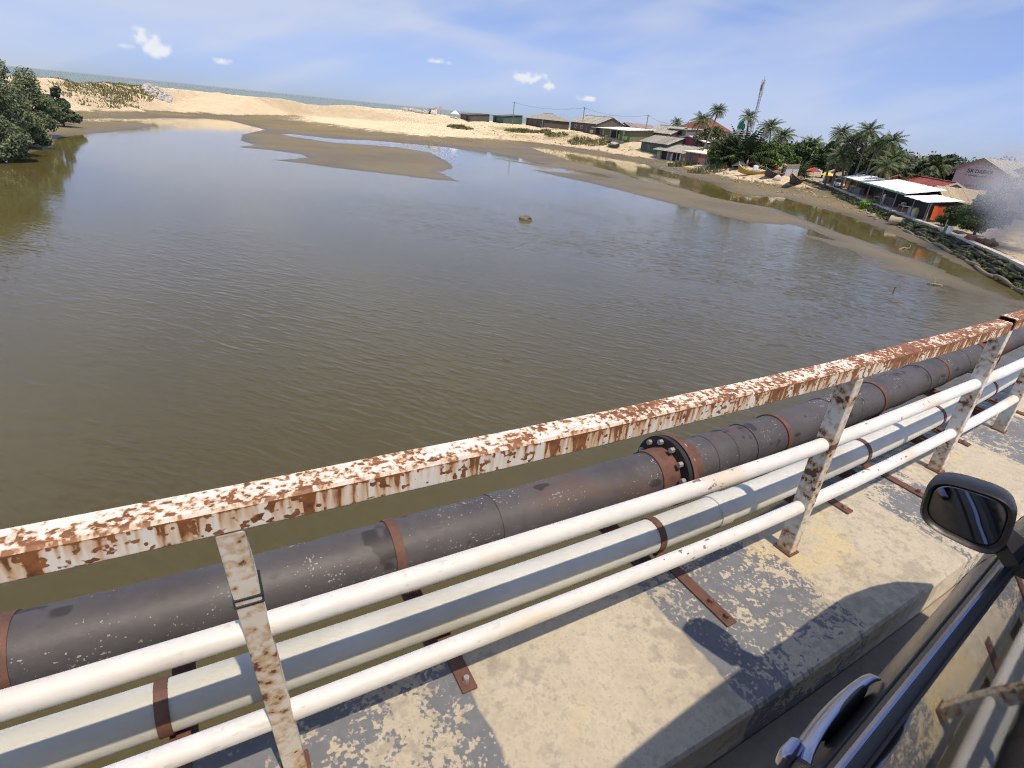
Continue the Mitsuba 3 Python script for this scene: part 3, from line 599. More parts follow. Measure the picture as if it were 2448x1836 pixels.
# ------------------------------------------------------------------ water
def sheet(poly, z, name, mat):
    p = Polygon(poly).buffer(0); v, f = trimesh.creation.triangulate_polygon(p, engine='earcut')
    m = M(np.c_[v, np.full(len(v), z)], f)
    if m.face_normals[:, 2].mean() < 0: m.invert()
    setting(name, m, mat, smooth=True, uv=np.asarray(m.vertices)[:, :2])
ca, sa = math.cos(math.radians(-21)), math.sin(math.radians(-21))
def h_river(p, n, uv):
    x, y = p.x, p.y
    wob = 1.3 * (fbm(x * 0.16, y * 0.16, 0.0, 3) - 0.5)
    a = x * ca + y * sa; b = -x * sa + y * ca + wob
    r2 = dr.sqrt(x * x + y * y)
    calm = (1 - smoothstep(38, 78, r2 + 26 * (fbm(x * 0.045 + 8, y * 0.045, 2.0, 3) - 0.5))) * 0.92 + 0.03
    calm = calm * (0.45 + 0.55 * smoothstep(-34, -6, x + 10 * (noise(x * 0.08, y * 0.08) - 0.5)))
    calm = calm * (0.45 + 0.7 * smoothstep(0.32, 0.62, fbm(a * 0.05 + 3, b * 0.14, 4.0, 3)))
    h = 0.010 * noise(a * 1.1, b * 4.0, 1.0) + 0.013 * noise(a * 2.0 + 0.5 * b, b * 8.0, 3.0) + 0.008 * noise(a * 4.2, b * 14.0, 6.0)
    sharp = h * h * 24
    return sharp * calm * 1.25
def c_river(p, n, uv):
    return mix((0.098, 0.080, 0.022), (0.080, 0.069, 0.026), fbm(p.x * 0.05, p.y * 0.05, 0.0, 3))
scene['river_surface'] = {'type': 'bumpmap', 'tex': P(h_river, 0.02), 'scale': 1.0, 'bsdf': {'type': 'principled', 'base_color': P(c_river), 'roughness': 0.06, 'specular': 0.5}}
DIV = [(-900, -140), (-500, 60), (-260, 118), (-122, 150), (-124, 185), (-110, 224), (-85, 245), (-55, 256), (-10, 300), (130, 345)]
sheet([(-900, -400)] + DIV + [(250, 200), (250, -400)], 0.0, 'river', 'river_surface')
def h_sea(p, n, uv):
    return 0.008 * fbm(p.x * 0.25, p.y * 0.25, 0.0, 3)
scene['sea_surface'] = {'type': 'bumpmap', 'tex': P(h_sea, 0.1), 'scale': 1.0, 'bsdf': {'type': 'principled', 'base_color': {'type': 'rgb', 'value': [0.17, 0.225, 0.215]}, 'roughness': 0.4, 'specular': 0.25}}
sheet([(-900, -140), (-40000, -4000), (-40000, 40000), (40000, 40000), (6000, 9000)] + DIV[:0:-1], -0.05, 'sea', 'sea_surface')

# ------------------------------------------------------------------ the village on the far bank
def gp(u, d, dz=0.0):
    z = 2.0
    for _ in range(4):
        p = off(u, d, z); z = float(zt(p[0], p[1]))
    return np.array([p[0], p[1], z + dz])
def gpv(u, v):
    """Ground point seen at a pixel, on the surveyed terrain."""
    v = v + max(0, horizon(u) - np.interp(u, LENS_H[:, 0], LENS_H[:, 1])); d = ray(u, v)
    ks = np.geomspace(20, 340, 1400); P_ = EYE + d * (ks / math.hypot(d[0], d[1]))[:, None]
    k = np.argmax(P_[:, 2] <= zt(P_[:, 0], P_[:, 1])); p = P_[k]
    return np.array([p[0], p[1], float(zt(p[0], p[1]))])
ROW = off(1625, 150) - off(1330, 214); ROW /= np.linalg.norm(ROW)
def sheets(x0, x1, y0, z0, y1, z1, pitch=0.9, t=0.05, seed=0):
    """A roof slope of lapped metal sheets: each sheet a thin slab, alternate ones raised."""
    r = np.random.default_rng(seed); out, cols = [], []; n = max(2, int(round((x1 - x0) / pitch))); xs = np.linspace(x0, x1, n + 1)
    for i in range(n):
        up = 0.03 * (i % 2) + r.uniform(0, 0.012)
        a, b = xs[i] - 0.03, xs[i + 1] + 0.03; q = [(a, y0, z0), (b, y0, z0), (b, y1, z1), (a, y1, z1)]
        out.append(hull([(x, y, z + up) for x, y, z in q] + [(x, y, z + up - t) for x, y, z in q]))
    return out
def roof_mesh(ms, col, seed, var=0.16):
    r = np.random.default_rng(seed); m = cat(ms); c = np.vstack([np.tile(np.clip(np.asarray(col) * (1 + var * r.uniform(-1, 1)), 0, 0.85), (len(k.vertices), 1)) for k in ms])
    return m, c
def house(o, e, w, dp, h, rise, roof_col, wall_col, label, name='house', roof='gable', openings=(), cat_='house', group=None, over=0.55, porch=None, posts=(), seed=0, tilt_back=0.0):
    """x along the front, y to the back, z up; the front stands at y = 0."""
    k = thing(name, label, cat_, group)
    P_ = lambda nm, m, c, parent=k, **kw: part(parent, nm, frame(m, o, e), color=c, **kw)
    if roof == 'shed':
        wall = hull([(x, y, z) for x in (-w / 2, w / 2) for y, z in ((0, -1.0), (dp, -1.0), (0, h), (dp, h + rise))])
    elif roof == 'gable':
        wall = hull([(x, y, -1.0) for x in (-w / 2, w / 2) for y in (0, dp)] + [(x, y, h) for x in (-w / 2, w / 2) for y in (0, dp)] + [(x, dp / 2, h + rise) for x in (-w / 2, w / 2)])
    elif roof == 'gable_front':
        wall = hull([(x, y, -1.0) for x in (-w / 2, w / 2) for y in (0, dp)] + [(x, y, h) for x in (-w / 2, w / 2) for y in (0, dp)] + [(0, y, h + rise) for y in (0, dp)])
    else:
        wall = hull([(x, y, z) for x in (-w / 2, w / 2) for y in (0, dp) for z in (-1.0, h)])
    wk = P_('wall', wall, wall_col)
    t = 0.05
    if roof == 'gable':
        sl = rise / (dp / 2); z0 = h - over * sl + t; zr = h + rise + t
        m1 = sheets(-w / 2 - over * .7, w / 2 + over * .7, -over, z0, dp / 2 + 0.05, zr, seed=seed); m2 = sheets(-w / 2 - over * .7, w / 2 + over * .7, dp + over, z0, dp / 2 - 0.05, zr, seed=seed + 1)
        m, c = roof_mesh(m1 + m2, roof_col, seed); rk = P_('roof', m, c)
        P_('ridge_cap', box((0, dp / 2, zr + 0.05), (w + over * 1.5, 0.35, 0.07)), np.asarray(roof_col) * 0.9 + 0.06, parent=rk)
        for sx in (-1, 1):
            x = sx * (w / 2 + over * .7 + 0.03)
            bb = cat([hull([(x + a, -over, z0 + b) for a in (-.03, .03) for b in (-.16, .05)] + [(x + a, dp / 2, zr + b) for a in (-.03, .03) for b in (-.16, .06)]), hull([(x + a, dp + over, z0 + b) for a in (-.03, .03) for b in (-.16, .05)] + [(x + a, dp / 2, zr + b) for a in (-.03, .03) for b in (-.16, .06)])])
            P_('barge_board', bb, (0.55, 0.54, 0.5), parent=rk)
    elif roof == 'gable_front':
        sl = rise / (w / 2); z0 = h - over * sl + t; zr = h + rise + t
        rot = trimesh.transformations.rotation_matrix(math.pi / 2, [0, 0, 1])
        ms = []
        for sx in (-1, 1):
            for q in sheets(-over, dp + over, sx * (w / 2 + over), z0, 0.0, zr, seed=seed):
                v = np.asarray(q.vertices); q.vertices = np.c_[v[:, 1], v[:, 0], v[:, 2]]; q.invert(); ms.append(q)
        m, c = roof_mesh(ms, roof_col, seed); rk = P_('roof', m, c)
        for sx in (-1, 1):
            P_('barge_board', hull([(sx * (w / 2 + over), -over - 0.03 + a, z0 + b) for a in (-.03, .03) for b in (-.2, .05)] + [(0, -over - 0.03 + a, zr + b) for a in (-.03, .03) for b in (-.2, .06)]), (0.5, 0.5, 0.47), parent=rk)
    elif roof == 'hip':
        ins = min(w, dp) / 2 * 0.95; A_ = [(-w / 2 - over, -over, h), (w / 2 + over, -over, h), (w / 2 + over, dp + over, h), (-w / 2 - over, dp + over, h)]
        top = [(-w / 2 + ins, dp / 2, h + rise), (w / 2 - ins, dp / 2, h + rise)]
        m = hull(A_ + top + [(x * 0.999, y, z - 0.08) for x, y, z in A_]); rk = P_('roof', m, roof_col)
        P_('ridge_cap', box((0, dp / 2, h + rise + 0.03), (w - 2 * ins + 0.3, 0.3, 0.08)), np.asarray(roof_col) * 0.85 + 0.08, parent=rk)
    else:
        sl = rise / dp
        m, c = roof_mesh(sheets(-w / 2 - over * .6, w / 2 + over * .6, -over, h - over * sl + t, dp + over * .5, h + rise + over * .5 * sl + t, seed=seed), roof_col, seed); rk = P_('roof', m, c)
        P_('fascia', box((0, -over - 0.03, h - over * sl - 0.03), (w + over * 1.2, 0.05, 0.18)), np.asarray(roof_col) * 0.8 + 0.1, parent=rk)
    for (kind, x, z, ww, hh, col) in openings:
        if kind == 'window':
            f = P_('window', cat([box((x, -0.03, z + hh / 2 + 0.04), (ww + 0.16, 0.10, 0.08)), box((x, -0.03, z - hh / 2 - 0.04), (ww + 0.16, 0.12, 0.08)), box((x - ww / 2 - 0.04, -0.03, z), (0.08, 0.10, hh)), box((x + ww / 2 + 0.04, -0.03, z), (0.08, 0.10, hh)), box((x, -0.03, z), (0.05, 0.07, hh))]), col, parent=wk)
            part(k + '__wall', 'pane', frame(box((x, -0.008, z), (ww, 0.02, hh)), o, e), color=(0.03, 0.035, 0.04), mat='glossy_painted')
        elif kind == 'door':
            P_('door', box((x, -0.03, z), (ww, 0.07, hh)), col, parent=wk)
        elif kind == 'panel':
            P_('wall_panel', box((x, -0.04, z), (ww, 0.09, hh)), col, parent=wk)
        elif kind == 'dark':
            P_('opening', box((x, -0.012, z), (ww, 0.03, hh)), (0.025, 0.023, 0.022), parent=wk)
        elif kind == 'cover':
            P_('awning', hull([(x - ww / 2, 0, z + hh), (x + ww / 2, 0, z + hh), (x - ww / 2, -hh * 3, z), (x + ww / 2, -hh * 3, z), (x - ww / 2, 0, z + hh - .06), (x + ww / 2, 0, z + hh - .06), (x - ww / 2, -hh * 3, z - .06), (x + ww / 2, -hh * 3, z - .06)]), col, parent=wk)
    for x, y in posts:
        P_('post', box((x, y, h / 2 - 0.5), (0.14, 0.14, h + 1.0)), (0.5, 0.48, 0.42))
    return k
Wn = (0.62, 0.61, 0.57)
GREY1, GREY2, GREY3 = (0.30, 0.285, 0.24), (0.37, 0.35, 0.29), (0.25, 0.235, 0.205)
_U0 = [1112, 1190, 1278, 1392, 1462, 1560, 1598, 1668, 1730]; _D0 = [275, 262, 226, 204, 190, 176, 163, 149, 141]
def hp(u, d): return gp(u, d - np.interp(u, _U0, _D0) + np.interp(u, [q[0] for q in TOP], [q[2] for q in TOP]) + 1.0)
def Wd(px, d): return px * d / FOC / 0.95
house(hp(1190, 262), ROW, 13, 8, 2.6, 0.9, (0.13, 0.15, 0.14), (0.075, 0.125, 0.11), 'teal green shed far along the shore, left of the first grey roof', name='shed', roof='shed', openings=[('dark', -3, 1, 2, 1.8, None)], cat_='shed', seed=3)
house(hp(1112, 275), ROW, 16, 8, 2.2, 0.8, (0.14, 0.13, 0.12), (0.12, 0.11, 0.11), 'low dark shed at the far left end of the village', name='shed', roof='shed', cat_='shed', seed=4, openings=[('dark', 3, 0.9, 3, 1.6, None)])
house(hp(1278, 226), ROW, Wd(104, 226), 10, 2.6, 2.2, GREY1, (0.10, 0.09, 0.08), 'dark timber house with a grey hipped roof and light post, leftmost of the row', roof='hip', openings=[('door', 2.5, 0.9, 1.0, 1.9, (0.05, 0.04, 0.04)), ('window', -3, 1.3, 1.2, 0.9, (0.2, 0.19, 0.17)), ('window', 5.5, 1.3, 1.2, 0.9, (0.2, 0.19, 0.17))], posts=[(-8.3, -0.4), (8.3, -0.4)], seed=5)
house(hp(1392, 204), ROW, Wd(125, 204), 11, 3.0, 2.3, GREY2, (0.11, 0.095, 0.08), 'long dark house with grey sheet roof and white barge boards, second in the row', roof='gable', openings=[('window', -6, 1.5, 1.3, 1.0, Wn), ('window', -1, 1.5, 1.3, 1.0, Wn), ('door', 3, 1.0, 1.0, 2.0, (0.2, 0.15, 0.1)), ('panel', 7, 0.5, 2.5, 1.0, (0.55, 0.50, 0.20))], seed=6)
kg = house(hp(1462, 190), ROW, Wd(150, 190), 8, 2.7, 0.7, (0.74, 0.74, 0.71), (0.17, 0.185, 0.11), 'olive house with a long white awning roof and lime green porch wall', roof='shed', over=1.5, openings=[('dark', 2.0, 1.1, 5.0, 2.0, None), ('window', -7, 1.4, 1.4, 1.0, Wn), ('panel', 8.3, 0.45, 3.0, 1.0, (0.36, 0.62, 0.13)), ('panel', 4.6, 0.6, 0.9, 1.5, (0.36, 0.62, 0.13)), ('panel', -3.4, 0.35, 1.8, 0.7, (0.62, 0.52, 0.14)), ('window', 7.4, 1.9, 0.7, 0.7, (0.8, 0.8, 0.78))], posts=[(-3.5, -1.3), (1.0, -1.3), (5.2, -1.3), (9.5, -1.3)], seed=7)
house(hp(1490, 206), ROW, 14, 9, 3.6, 1.6, (0.27, 0.22, 0.21), (0.20, 0.07, 0.09), 'maroon gabled house with a grey roof behind the white awning', roof='gable_front', seed=8)
house(hp(1560, 176), ROW, Wd(96, 176), 9, 2.9, 1.8, GREY1, (0.085, 0.115, 0.09), 'dark green house with a plain grey gabled roof, middle of the row', roof='gable', openings=[('window', -2.5, 1.4, 1.2, 1.0, (0.3, 0.33, 0.3)), ('door', 3, 1.0, 1.0, 2.0, (0.3, 0.38, 0.16))], seed=9)
house(hp(1570, 196), ROW, 13, 9, 3.6, 2.1, GREY2, (0.16, 0.13, 0.11), 'grey roofed house with one bright white barge board behind the dark green house', roof='gable', seed=10)
house(hp(1598, 163), ROW, Wd(96, 163), 9, 2.4, 1.5, GREY2, (0.20, 0.19, 0.17), 'pale grey house with a ragged tin porch roof left of the brick house', roof='gable', over=0.9, openings=[('dark', -2.4, 1.0, 2.4, 2.0, None), ('panel', -4.9, 1.0, 1.4, 1.9, (0.40, 0.43, 0.24)), ('dark', 3.2, 1.0, 3.2, 1.9, None), ('panel', 1.1, 0.8, 0.7, 1.6, (0.62, 0.60, 0.50)), ('door', 4.8, 1.0, 0.5, 1.9, Wn)], posts=[(0.2, -0.7), (2.4, -0.7), (4.2, -0.7)], seed=11)
house(hp(1668, 149), ROW, Wd(92, 149), 8, 2.5, 0.9, (0.72, 0.67, 0.55), (0.30, 0.175, 0.12), 'brick coloured house with cream eave and salmon panel at the right end of the row', roof='shed', over=0.8, openings=[('window', -3.2, 1.3, 0.9, 1.2, (0.33, 0.30, 0.27)), ('panel', 1.2, 0.75, 2.6, 1.5, (0.62, 0.30, 0.20)), ('window', 3.6, 1.0, 1.0, 1.5, (0.75, 0.75, 0.72)), ('window', 0.1, 1.9, 0.4, 0.4, (0.25, 0.2, 0.18))], seed=12)
house(hp(1640, 170), ROW, 15, 8, 3.4, 1.1, (0.78, 0.78, 0.77), (0.28, 0.06, 0.12), 'house with a white tin roof and dark pink gable behind the brick coloured house', roof='gable_front', seed=13)
house(hp(1642, 205), ROW, 13, 10, 6.4, 3.4, (0.22, 0.085, 0.06), (0.33, 0.31, 0.27), 'two storey house with a rusty red hipped roof rising behind the row', roof='hip', openings=[('window', -3, 5.0, 1.4, 1.0, Wn), ('window', 2, 5.0, 1.4, 1.0, Wn)], seed=14)
house(hp(1612, 190), ROW, 9, 7, 5.2, 0.5, GREY2, (0.16, 0.17, 0.18), 'grey upper storey with a flat tin roof left of the red roofed house', roof='shed', openings=[('dark', 1.0, 4.2, 3.0, 1.3, None)], seed=15)
house(hp(1730, 141), ROW, Wd(62, 141), 6, 1.9, 1.5, GREY1, (0.10, 0.085, 0.065), 'small hut with a drooping grey roof between the brick coloured house and the palms', roof='hip', name='hut', cat_='hut', seed=16)
E_R = WT[6, :2] - WT[2, :2]; E_R = np.array([*E_R, 0]) / np.linalg.norm(E_R)
def wg(u, back): q = wpt(wt_u(u), back); return np.array([q[0], q[1], float(zt(q[0], q[1]))])
house(wg(1962, 2.6), E_R, 17, 5, 2.0, 1.2, (0.38, 0.32, 0.21), (0.34, 0.18, 0.06), 'wide shop house with a tan sheet roof and ochre wall behind the parasols', openings=[('dark', -4.4, 0.9, 2.4, 1.6, None), ('panel', 4.8, 0.9, 3.0, 1.6, (0.36, 0.38, 0.42)), ('window', -0.4, 1.4, 1.2, 1.0, (0.4, 0.25, 0.12))], seed=17)
house(wg(2062, 4.6), E_R, 20, 5.5, 2.5, 1.3, (0.27, 0.075, 0.055), (0.30, 0.27, 0.23), 'long house with a rust red sheet roof behind the white roofed market stall', seed=18)
house(gp(2228, 92), E_R, 8.0, 7, 1.8, 1.5, (0.36, 0.30, 0.20), (0.125, 0.115, 0.115), 'grey gable house with a brown tin roof below the school', roof='gable_front', openings=[('dark', 1.6, 0.8, 1.4, 1.6, None), ('cover', 1.8, 1.7, 2.0, 0.22, (0.42, 0.36, 0.25))], seed=19)
house(gp(1872, 140), E_R, 3.0, 2.4, 2.4, 0.3, (0.33, 0.28, 0.2), (0.58, 0.58, 0.60), 'small white walled kiosk beside the dark boats', name='kiosk', roof='shed', cat_='kiosk', over=0.4, openings=[('dark', 0.9, 1.5, 0.6, 0.8, None)], seed=20)

# school blocks
def school(o, e, w, dp, storeys, sh, label, text=True, seed=0):
    k = thing('school_building', label, 'school'); h = storeys * sh; rise = 1.4
    F = lambda m: frame(m, o, e)
    wk = part(k, 'wall', F(hull([(x, y, z) for x in (-w / 2, w / 2) for y in (0, dp) for z in (-1, h)] + [(0, y, h + rise) for y in (0, dp)])), color=(0.50, 0.47, 0.435), jit=0.03)
    ms = []; ov = 1.1; sl = rise / (w / 2)
    for sx in (-1, 1):
        for q in sheets(-0.5, dp + 0.5, sx * (w / 2 + ov), h - ov * sl + 0.1, 0, h + rise + 0.1, seed=seed, t=0.10):
            v = np.asarray(q.vertices); q.vertices = np.c_[v[:, 1], v[:, 0], v[:, 2]]; q.invert(); ms.append(q)
    m, c = roof_mesh(ms, (0.36, 0.335, 0.28), seed, 0.06); rk = part(k, 'roof', F(m), color=c)
    part(rk, 'fascia', F(cat([hull([(sx * (w / 2 + ov), -0.55 + a, h - ov * sl + b) for a in (-.04, .04) for b in (-.2, .12)] + [(0, -0.55 + a, h + rise + b) for a in (-.04, .04) for b in (-.2, .12)]) for sx in (-1, 1)])), color=(0.22, 0.2, 0.17))
    # the verandahs on the right-hand long side
    for st_ in range(storeys):
        zf = st_ * sh
        bk = part(k, 'verandah', F(box((w / 2 + 0.9, dp / 2, zf + 0.02), (1.8, dp, 0.18))), color=(0.36, 0.31, 0.28))
        part(bk, 'parapet', F(box((w / 2 + 1.75, dp / 2, zf + 0.62), (0.12, dp, 1.0))), color=(0.38, 0.32, 0.29))
        part(bk, 'doorways', F(box((w / 2 + 0.03, dp / 2, zf + sh * 0.62), (0.05, dp - 0.6, sh * 0.66))), color=(0.05, 0.045, 0.05))
        for y in np.linspace(0.12, dp - 0.12, 8):
            part(bk, 'column', F(box((w / 2 + 1.76, y, zf + sh / 2 + 0.3), (0.24, 0.24, sh - 0.5))), color=(0.45, 0.42, 0.40))
    if text:
        tk = trimesh.transformations.rotation_matrix(math.pi / 2, [1, 0, 0])
        for s_, hgt, zz, colr in (('SK DABAK', 0.46, h - 0.45, (0.05, 0.055, 0.08)),):
            t_ = meshkit.text_mesh(s_, hgt, 0.03, True); t_.apply_transform(tk); b = t_.bounds; t_.apply_translation([-(b[0, 0] + b[1, 0]) / 2, -0.012, zz]); part(wk, 'lettering', F(t_), color=colr)
        r = np.random.default_rng(3)
        for zz, n, hgt, colr, hw in ((h - 0.80, 26, 0.17, (0.12, 0.12, 0.15), 1.7), (h - 2.1, 22, 0.30, (0.24, 0.26, 0.30), 1.9), (h - 2.5, 22, 0.26, (0.26, 0.27, 0.30), 1.9)):
            # weathered lines of small letters, no longer readable
            xs = np.linspace(-hw, hw, n); ms = [box((x, -0.012, zz + r.uniform(-.03, .03)), (0.13 * r.uniform(.5, 1), 0.02, hgt * r.uniform(.5, 1))) for x in xs if r.random() > 0.18]
            part(wk, 'faded_lettering', F(cat(ms)), color=colr, label='faded line of small lettering on the gable wall')
    return k
E_S = np.array([math.cos(math.radians(-57)), math.sin(math.radians(-57)), 0])
school(gp(2303, 104), E_S, 5.8, 20, 3, 1.85, 'beige school block with dark lettering on its gable, left of the two', True, 21)
school(gp(2416, 106), E_S, 6.4, 20, 3, 1.75, 'second beige school block half hidden by smoke at the right edge', False, 22)

# ------------------------------------------------------------------ trees, palms, bushes
def leaves(centers, radii, n, size, seed, col, var=0.35, floor=None):
    """Leaf faces scattered through the volume of several ellipsoids, thicker towards their skins."""
    r = np.random.default_rng(seed); centers = np.asarray(centers, float); radii = np.asarray(radii, float)
    if radii.ndim == 1: radii = np.c_[radii, radii, radii * 0.8]
    w = (radii.prod(1) ** (2 / 3)); k = r.choice(len(centers), n, p=w / w.sum())
    d = r.normal(size=(n, 3)); d /= np.linalg.norm(d, axis=1, keepdims=True); rad = r.uniform(0.25, 1.0, n) ** 0.45
    lump = meshkit.noise(d * 2.6 + k[:, None] * 7.3, seed)[:, None]
    p = centers[k] + d * radii[k] * rad[:, None] * (0.62 + 0.62 * lump)
    if floor is not None: p[:, 2] = np.where(p[:, 2] < floor, floor + r.uniform(0, 0.5, n), p[:, 2])
    a = r.normal(size=(n, 3)); a /= np.linalg.norm(a, axis=1, keepdims=True); b = np.cross(a, r.normal(size=(n, 3))); b /= np.linalg.norm(b, axis=1, keepdims=True)
    sz = size * r.uniform(0.6, 1.4, (n, 1)); a, b = a * sz, b * sz * 0.5
    v = np.stack([p - a, p + b, p + a, p - b], 1).reshape(-1, 3); i = np.arange(n)[:, None] * 4
    f = np.vstack([i + [0, 1, 2], i + [0, 2, 3]])
    tone = np.clip(0.5 + 0.9 * (meshkit.noise(p * 0.9, seed + 3)[:, None] - 0.5) + r.normal(0, 0.25, (n, 1)), 0, 1)
    c = np.asarray(col) * 1.55 * (1 - var + 2 * var * tone) + np.array([0.02, 0.015, 0.0]) * r.uniform(0, 1, (n, 1))
    return M(v, f), np.repeat(np.clip(c, 0.004, 0.5), 4, 0)
def limb(p0, p1, r0, r1, seed, bend_=0.12, n=7):
    r = np.random.default_rng(seed); p0, p1 = np.asarray(p0, float), np.asarray(p1, float); L = np.linalg.norm(p1 - p0)
    t = np.linspace(0, 1, n)[:, None]; w = r.normal(size=3) * bend_ * L
    return tube(p0 + (p1 - p0) * t + w * np.sin(t * np.pi) * 0.6, np.linspace(r0, r1, n), 7)
def tree(base, top_h, spread, label, seed, col=(0.055, 0.085, 0.03), n=5000, size=0.30, name='tree', group='trees', lobes=11, low=0.35, cat_='tree'):
    r = np.random.default_rng(seed); k = thing(name, label, cat_, group)
    base = np.asarray(base, float); cs, rs, tr = [], [], []
    tr.append(limb(base - [0, 0, 0.5], base + [0, 0, top_h * 0.6], 0.05 * spread + 0.06, 0.06, seed))
    for i in range(lobes):
        a = i * 2.4 + r.uniform(-.4, .4); q = math.sqrt((i + 0.5) / lobes); zz = low + (0.92 - low) * r.uniform(0.0, 1.0) * (1 - 0.45 * q) + 0.04 if i > 1 else 0.86 - 0.1 * i
        c = base + [spread * 0.75 * q * math.cos(a), spread * 0.75 * q * math.sin(a), top_h * zz]
        rad = spread * r.uniform(0.28, 0.46); c[2] = min(c[2], base[2] + top_h - rad * 0.7); cs.append(c); rs.append((rad, rad, rad * r.uniform(.7, .95)))
        tr.append(limb(base + [0, 0, top_h * min(0.5, zz * 0.6)], c, 0.04 * spread / 3 + 0.03, 0.02, seed + i))
    part(k, 'trunk', cat(tr), color=(0.11, 0.09, 0.065)); m, c = leaves(cs, rs, n, size, seed, col, floor=base[2] + 0.15); part(k, 'crown', m, 'leafy', c)
    return k
def palm(base, crown, L, label, seed, nf=26, col=(0.075, 0.105, 0.04), r0=0.2, group='coconut palms', name='coconut_palm', trunk=True, droop=1.0, wild=0.0):
    r = np.random.default_rng(seed); k = thing(name, label, 'palm tree', group); base, crown = np.asarray(base, float), np.asarray(crown, float)
    if trunk:
        t = np.linspace(0, 1, 12)[:, None]; lean = r.normal(size=3) * [0.6, 0.6, 0]; p = base - [0, 0, 0.5] + (crown - base + [0, 0, 0.5]) * t + lean * np.sin(t * np.pi)
        part(k, 'trunk', tube(p, np.r_[np.linspace(r0 * 1.4, r0, 3), np.linspace(r0, r0 * 0.7, 9)], 8), color=(0.19, 0.165, 0.13))
        nuts = [trimesh.creation.icosphere(1, 0.13).apply_translation(crown + [0.3 * math.cos(a), 0.3 * math.sin(a), -0.35]) for a in np.linspace(0, 5.2, 6)]
        part(k, 'coconuts', cat(nuts), color=(0.16, 0.14, 0.05))
    V, F, C = [], [], []; base_i = 0
    for i in range(nf):
        a = i * 2.399 + r.uniform(-.25, .25); q = (i + 0.5) / nf; el = 1.35 - 1.9 * q * droop + r.normal(0, 0.10 + wild); Lf = L * r.uniform(0.8, 1.08) * (0.75 + 0.25 * min(1, q * 3))
        n = 15; t = np.linspace(0, 1, n); g = np.array([math.cos(a), math.sin(a), 0]); ang = el - (0.5 + 0.75 * max(0.15, math.cos(el))) * droop * t ** 1.4
        dx = np.cumsum(np.cos(ang)) * Lf / n; dz = np.cumsum(np.sin(ang)) * Lf / n; sp = crown + g * dx[:, None] + np.array([0, 0, 1]) * dz[:, None]
        side = np.array([-g[1], g[0], 0]); tone = r.uniform(0.72, 1.3); cc = np.asarray(col) * 1.35 * tone
        if q > 0.86: cc = np.array([0.16, 0.125, 0.06]) * r.uniform(.7, 1.2)
        tg = np.gradient(sp, axis=0); tg /= np.linalg.norm(tg, axis=1, keepdims=True); up = np.cross(side, tg)
        for j in range(1, n):
            ll = Lf * 0.27 * math.sin(math.pi * (0.12 + 0.84 * t[j])) + 0.05; w = Lf / n * 0.95
            for sg in (-1, 1):
                tip = sp[j] + side * sg * ll * 0.86 + tg[j] * ll * 0.45 - np.array([0, 0, 1]) * ll * (0.30 + 0.25 * r.random()) + up[j] * 0.1 * ll
                V += [sp[j] - tg[j] * w * 0.5, sp[j] + tg[j] * w * 0.35, tip]; F.append((base_i, base_i + 1, base_i + 2)); C += [cc * r.uniform(.85, 1.2)] * 3; base_i += 3
        for j in range(n - 1):
            V += [sp[j] - side * 0.035, sp[j] + side * 0.035, sp[j + 1]]; F.append((base_i, base_i + 1, base_i + 2)); C += [np.array([0.14, 0.15, 0.06])] * 3; base_i += 3
    part(k, 'crown', M(V, F), 'leafy', np.array(C))
    return k
PALMS = [(1618, 270, 222, 3.0, 'small palm crown behind the left end of the red hipped roof'), (1678, 268, 172, 3.6, 'bushy palm directly right of the red hipped roof'), (1717, 250, 152, 2.6, 'tall lone palm with a slanting bare trunk above the round tree'),
         (1790, 276, 170, 3.4, 'palm just right of the green dome'), (1842, 306, 160, 3.6, 'palm right of the telecom mast'), (1872, 326, 164, 3.6, 'palm two crowns right of the telecom mast'), (1944, 350, 164, 4.2, 'wide drooping palm standing alone above the tan shop roof'),
         (2012, 318, 128, 2.6, 'thin tall palm, leftmost of the palm grove'), (2030, 342, 126, 2.8, 'lower palm right beside the leftmost grove palm'), (2056, 334, 125, 2.8, 'palm left of the tallest one in the grove'), (2077, 314, 122, 3.0, 'tallest palm of the grove'),
         (2101, 344, 120, 2.8, 'palm right of the tallest one in the grove'), (2133, 340, 118, 2.8, 'palm at the right edge of the grove, clear of the rest'), (2013, 374, 124, 3.2, 'low wide palm at the left foot of the grove'), (2138, 384, 112, 2.9, 'low palm at the right foot of the grove'),
         (2117, 398, 108, 2.7, 'lowest palm of the grove above the rust red roof'), (2204, 415, 112, 2.5, 'short palm left of the school, in front of the taller one'), (2236, 400, 110, 2.7, 'taller palm touching the left eave of the school'), (2186, 436, 108, 2.3, 'low palm furthest left of the school')]
for i, (u, v, d, L, lab) in enumerate(PALMS):
    c = rowS(u, v, d); lean = -0.6 if i in (2,) else 0.0
    b = gp(u, d); b[:2] = c[:2] + np.random.default_rng(i).normal(0, 0.5, 2) + (np.array([-2.2, 0.5]) if i == 2 else 0)
    palm(b, c, L, lab, 40 + i, nf=32 + 4 * (i % 3))
for i, (u, d, L, lab) in enumerate([(1742, 140, 6.8, 'dense clump of tall fronds rising from the sand right of the small hut'), (1772, 139, 7.4, 'tallest frond clump, in front of the mosque tower'), (1800, 142, 6.2, 'frond clump at the right of the sand clump group'), (1898, 150, 4.8, 'low frond clump left of the tan shop roof')]):
    b = gp(u, d); palm(b, b + [0, 0, 0.8], L, lab, 80 + i, nf=46, col=(0.035, 0.055, 0.022), trunk=False, droop=0.62, wild=0.12, name='nipa_palm', group='trunkless palm clumps')
def px(n, d): return n * d / FOC / 0.95
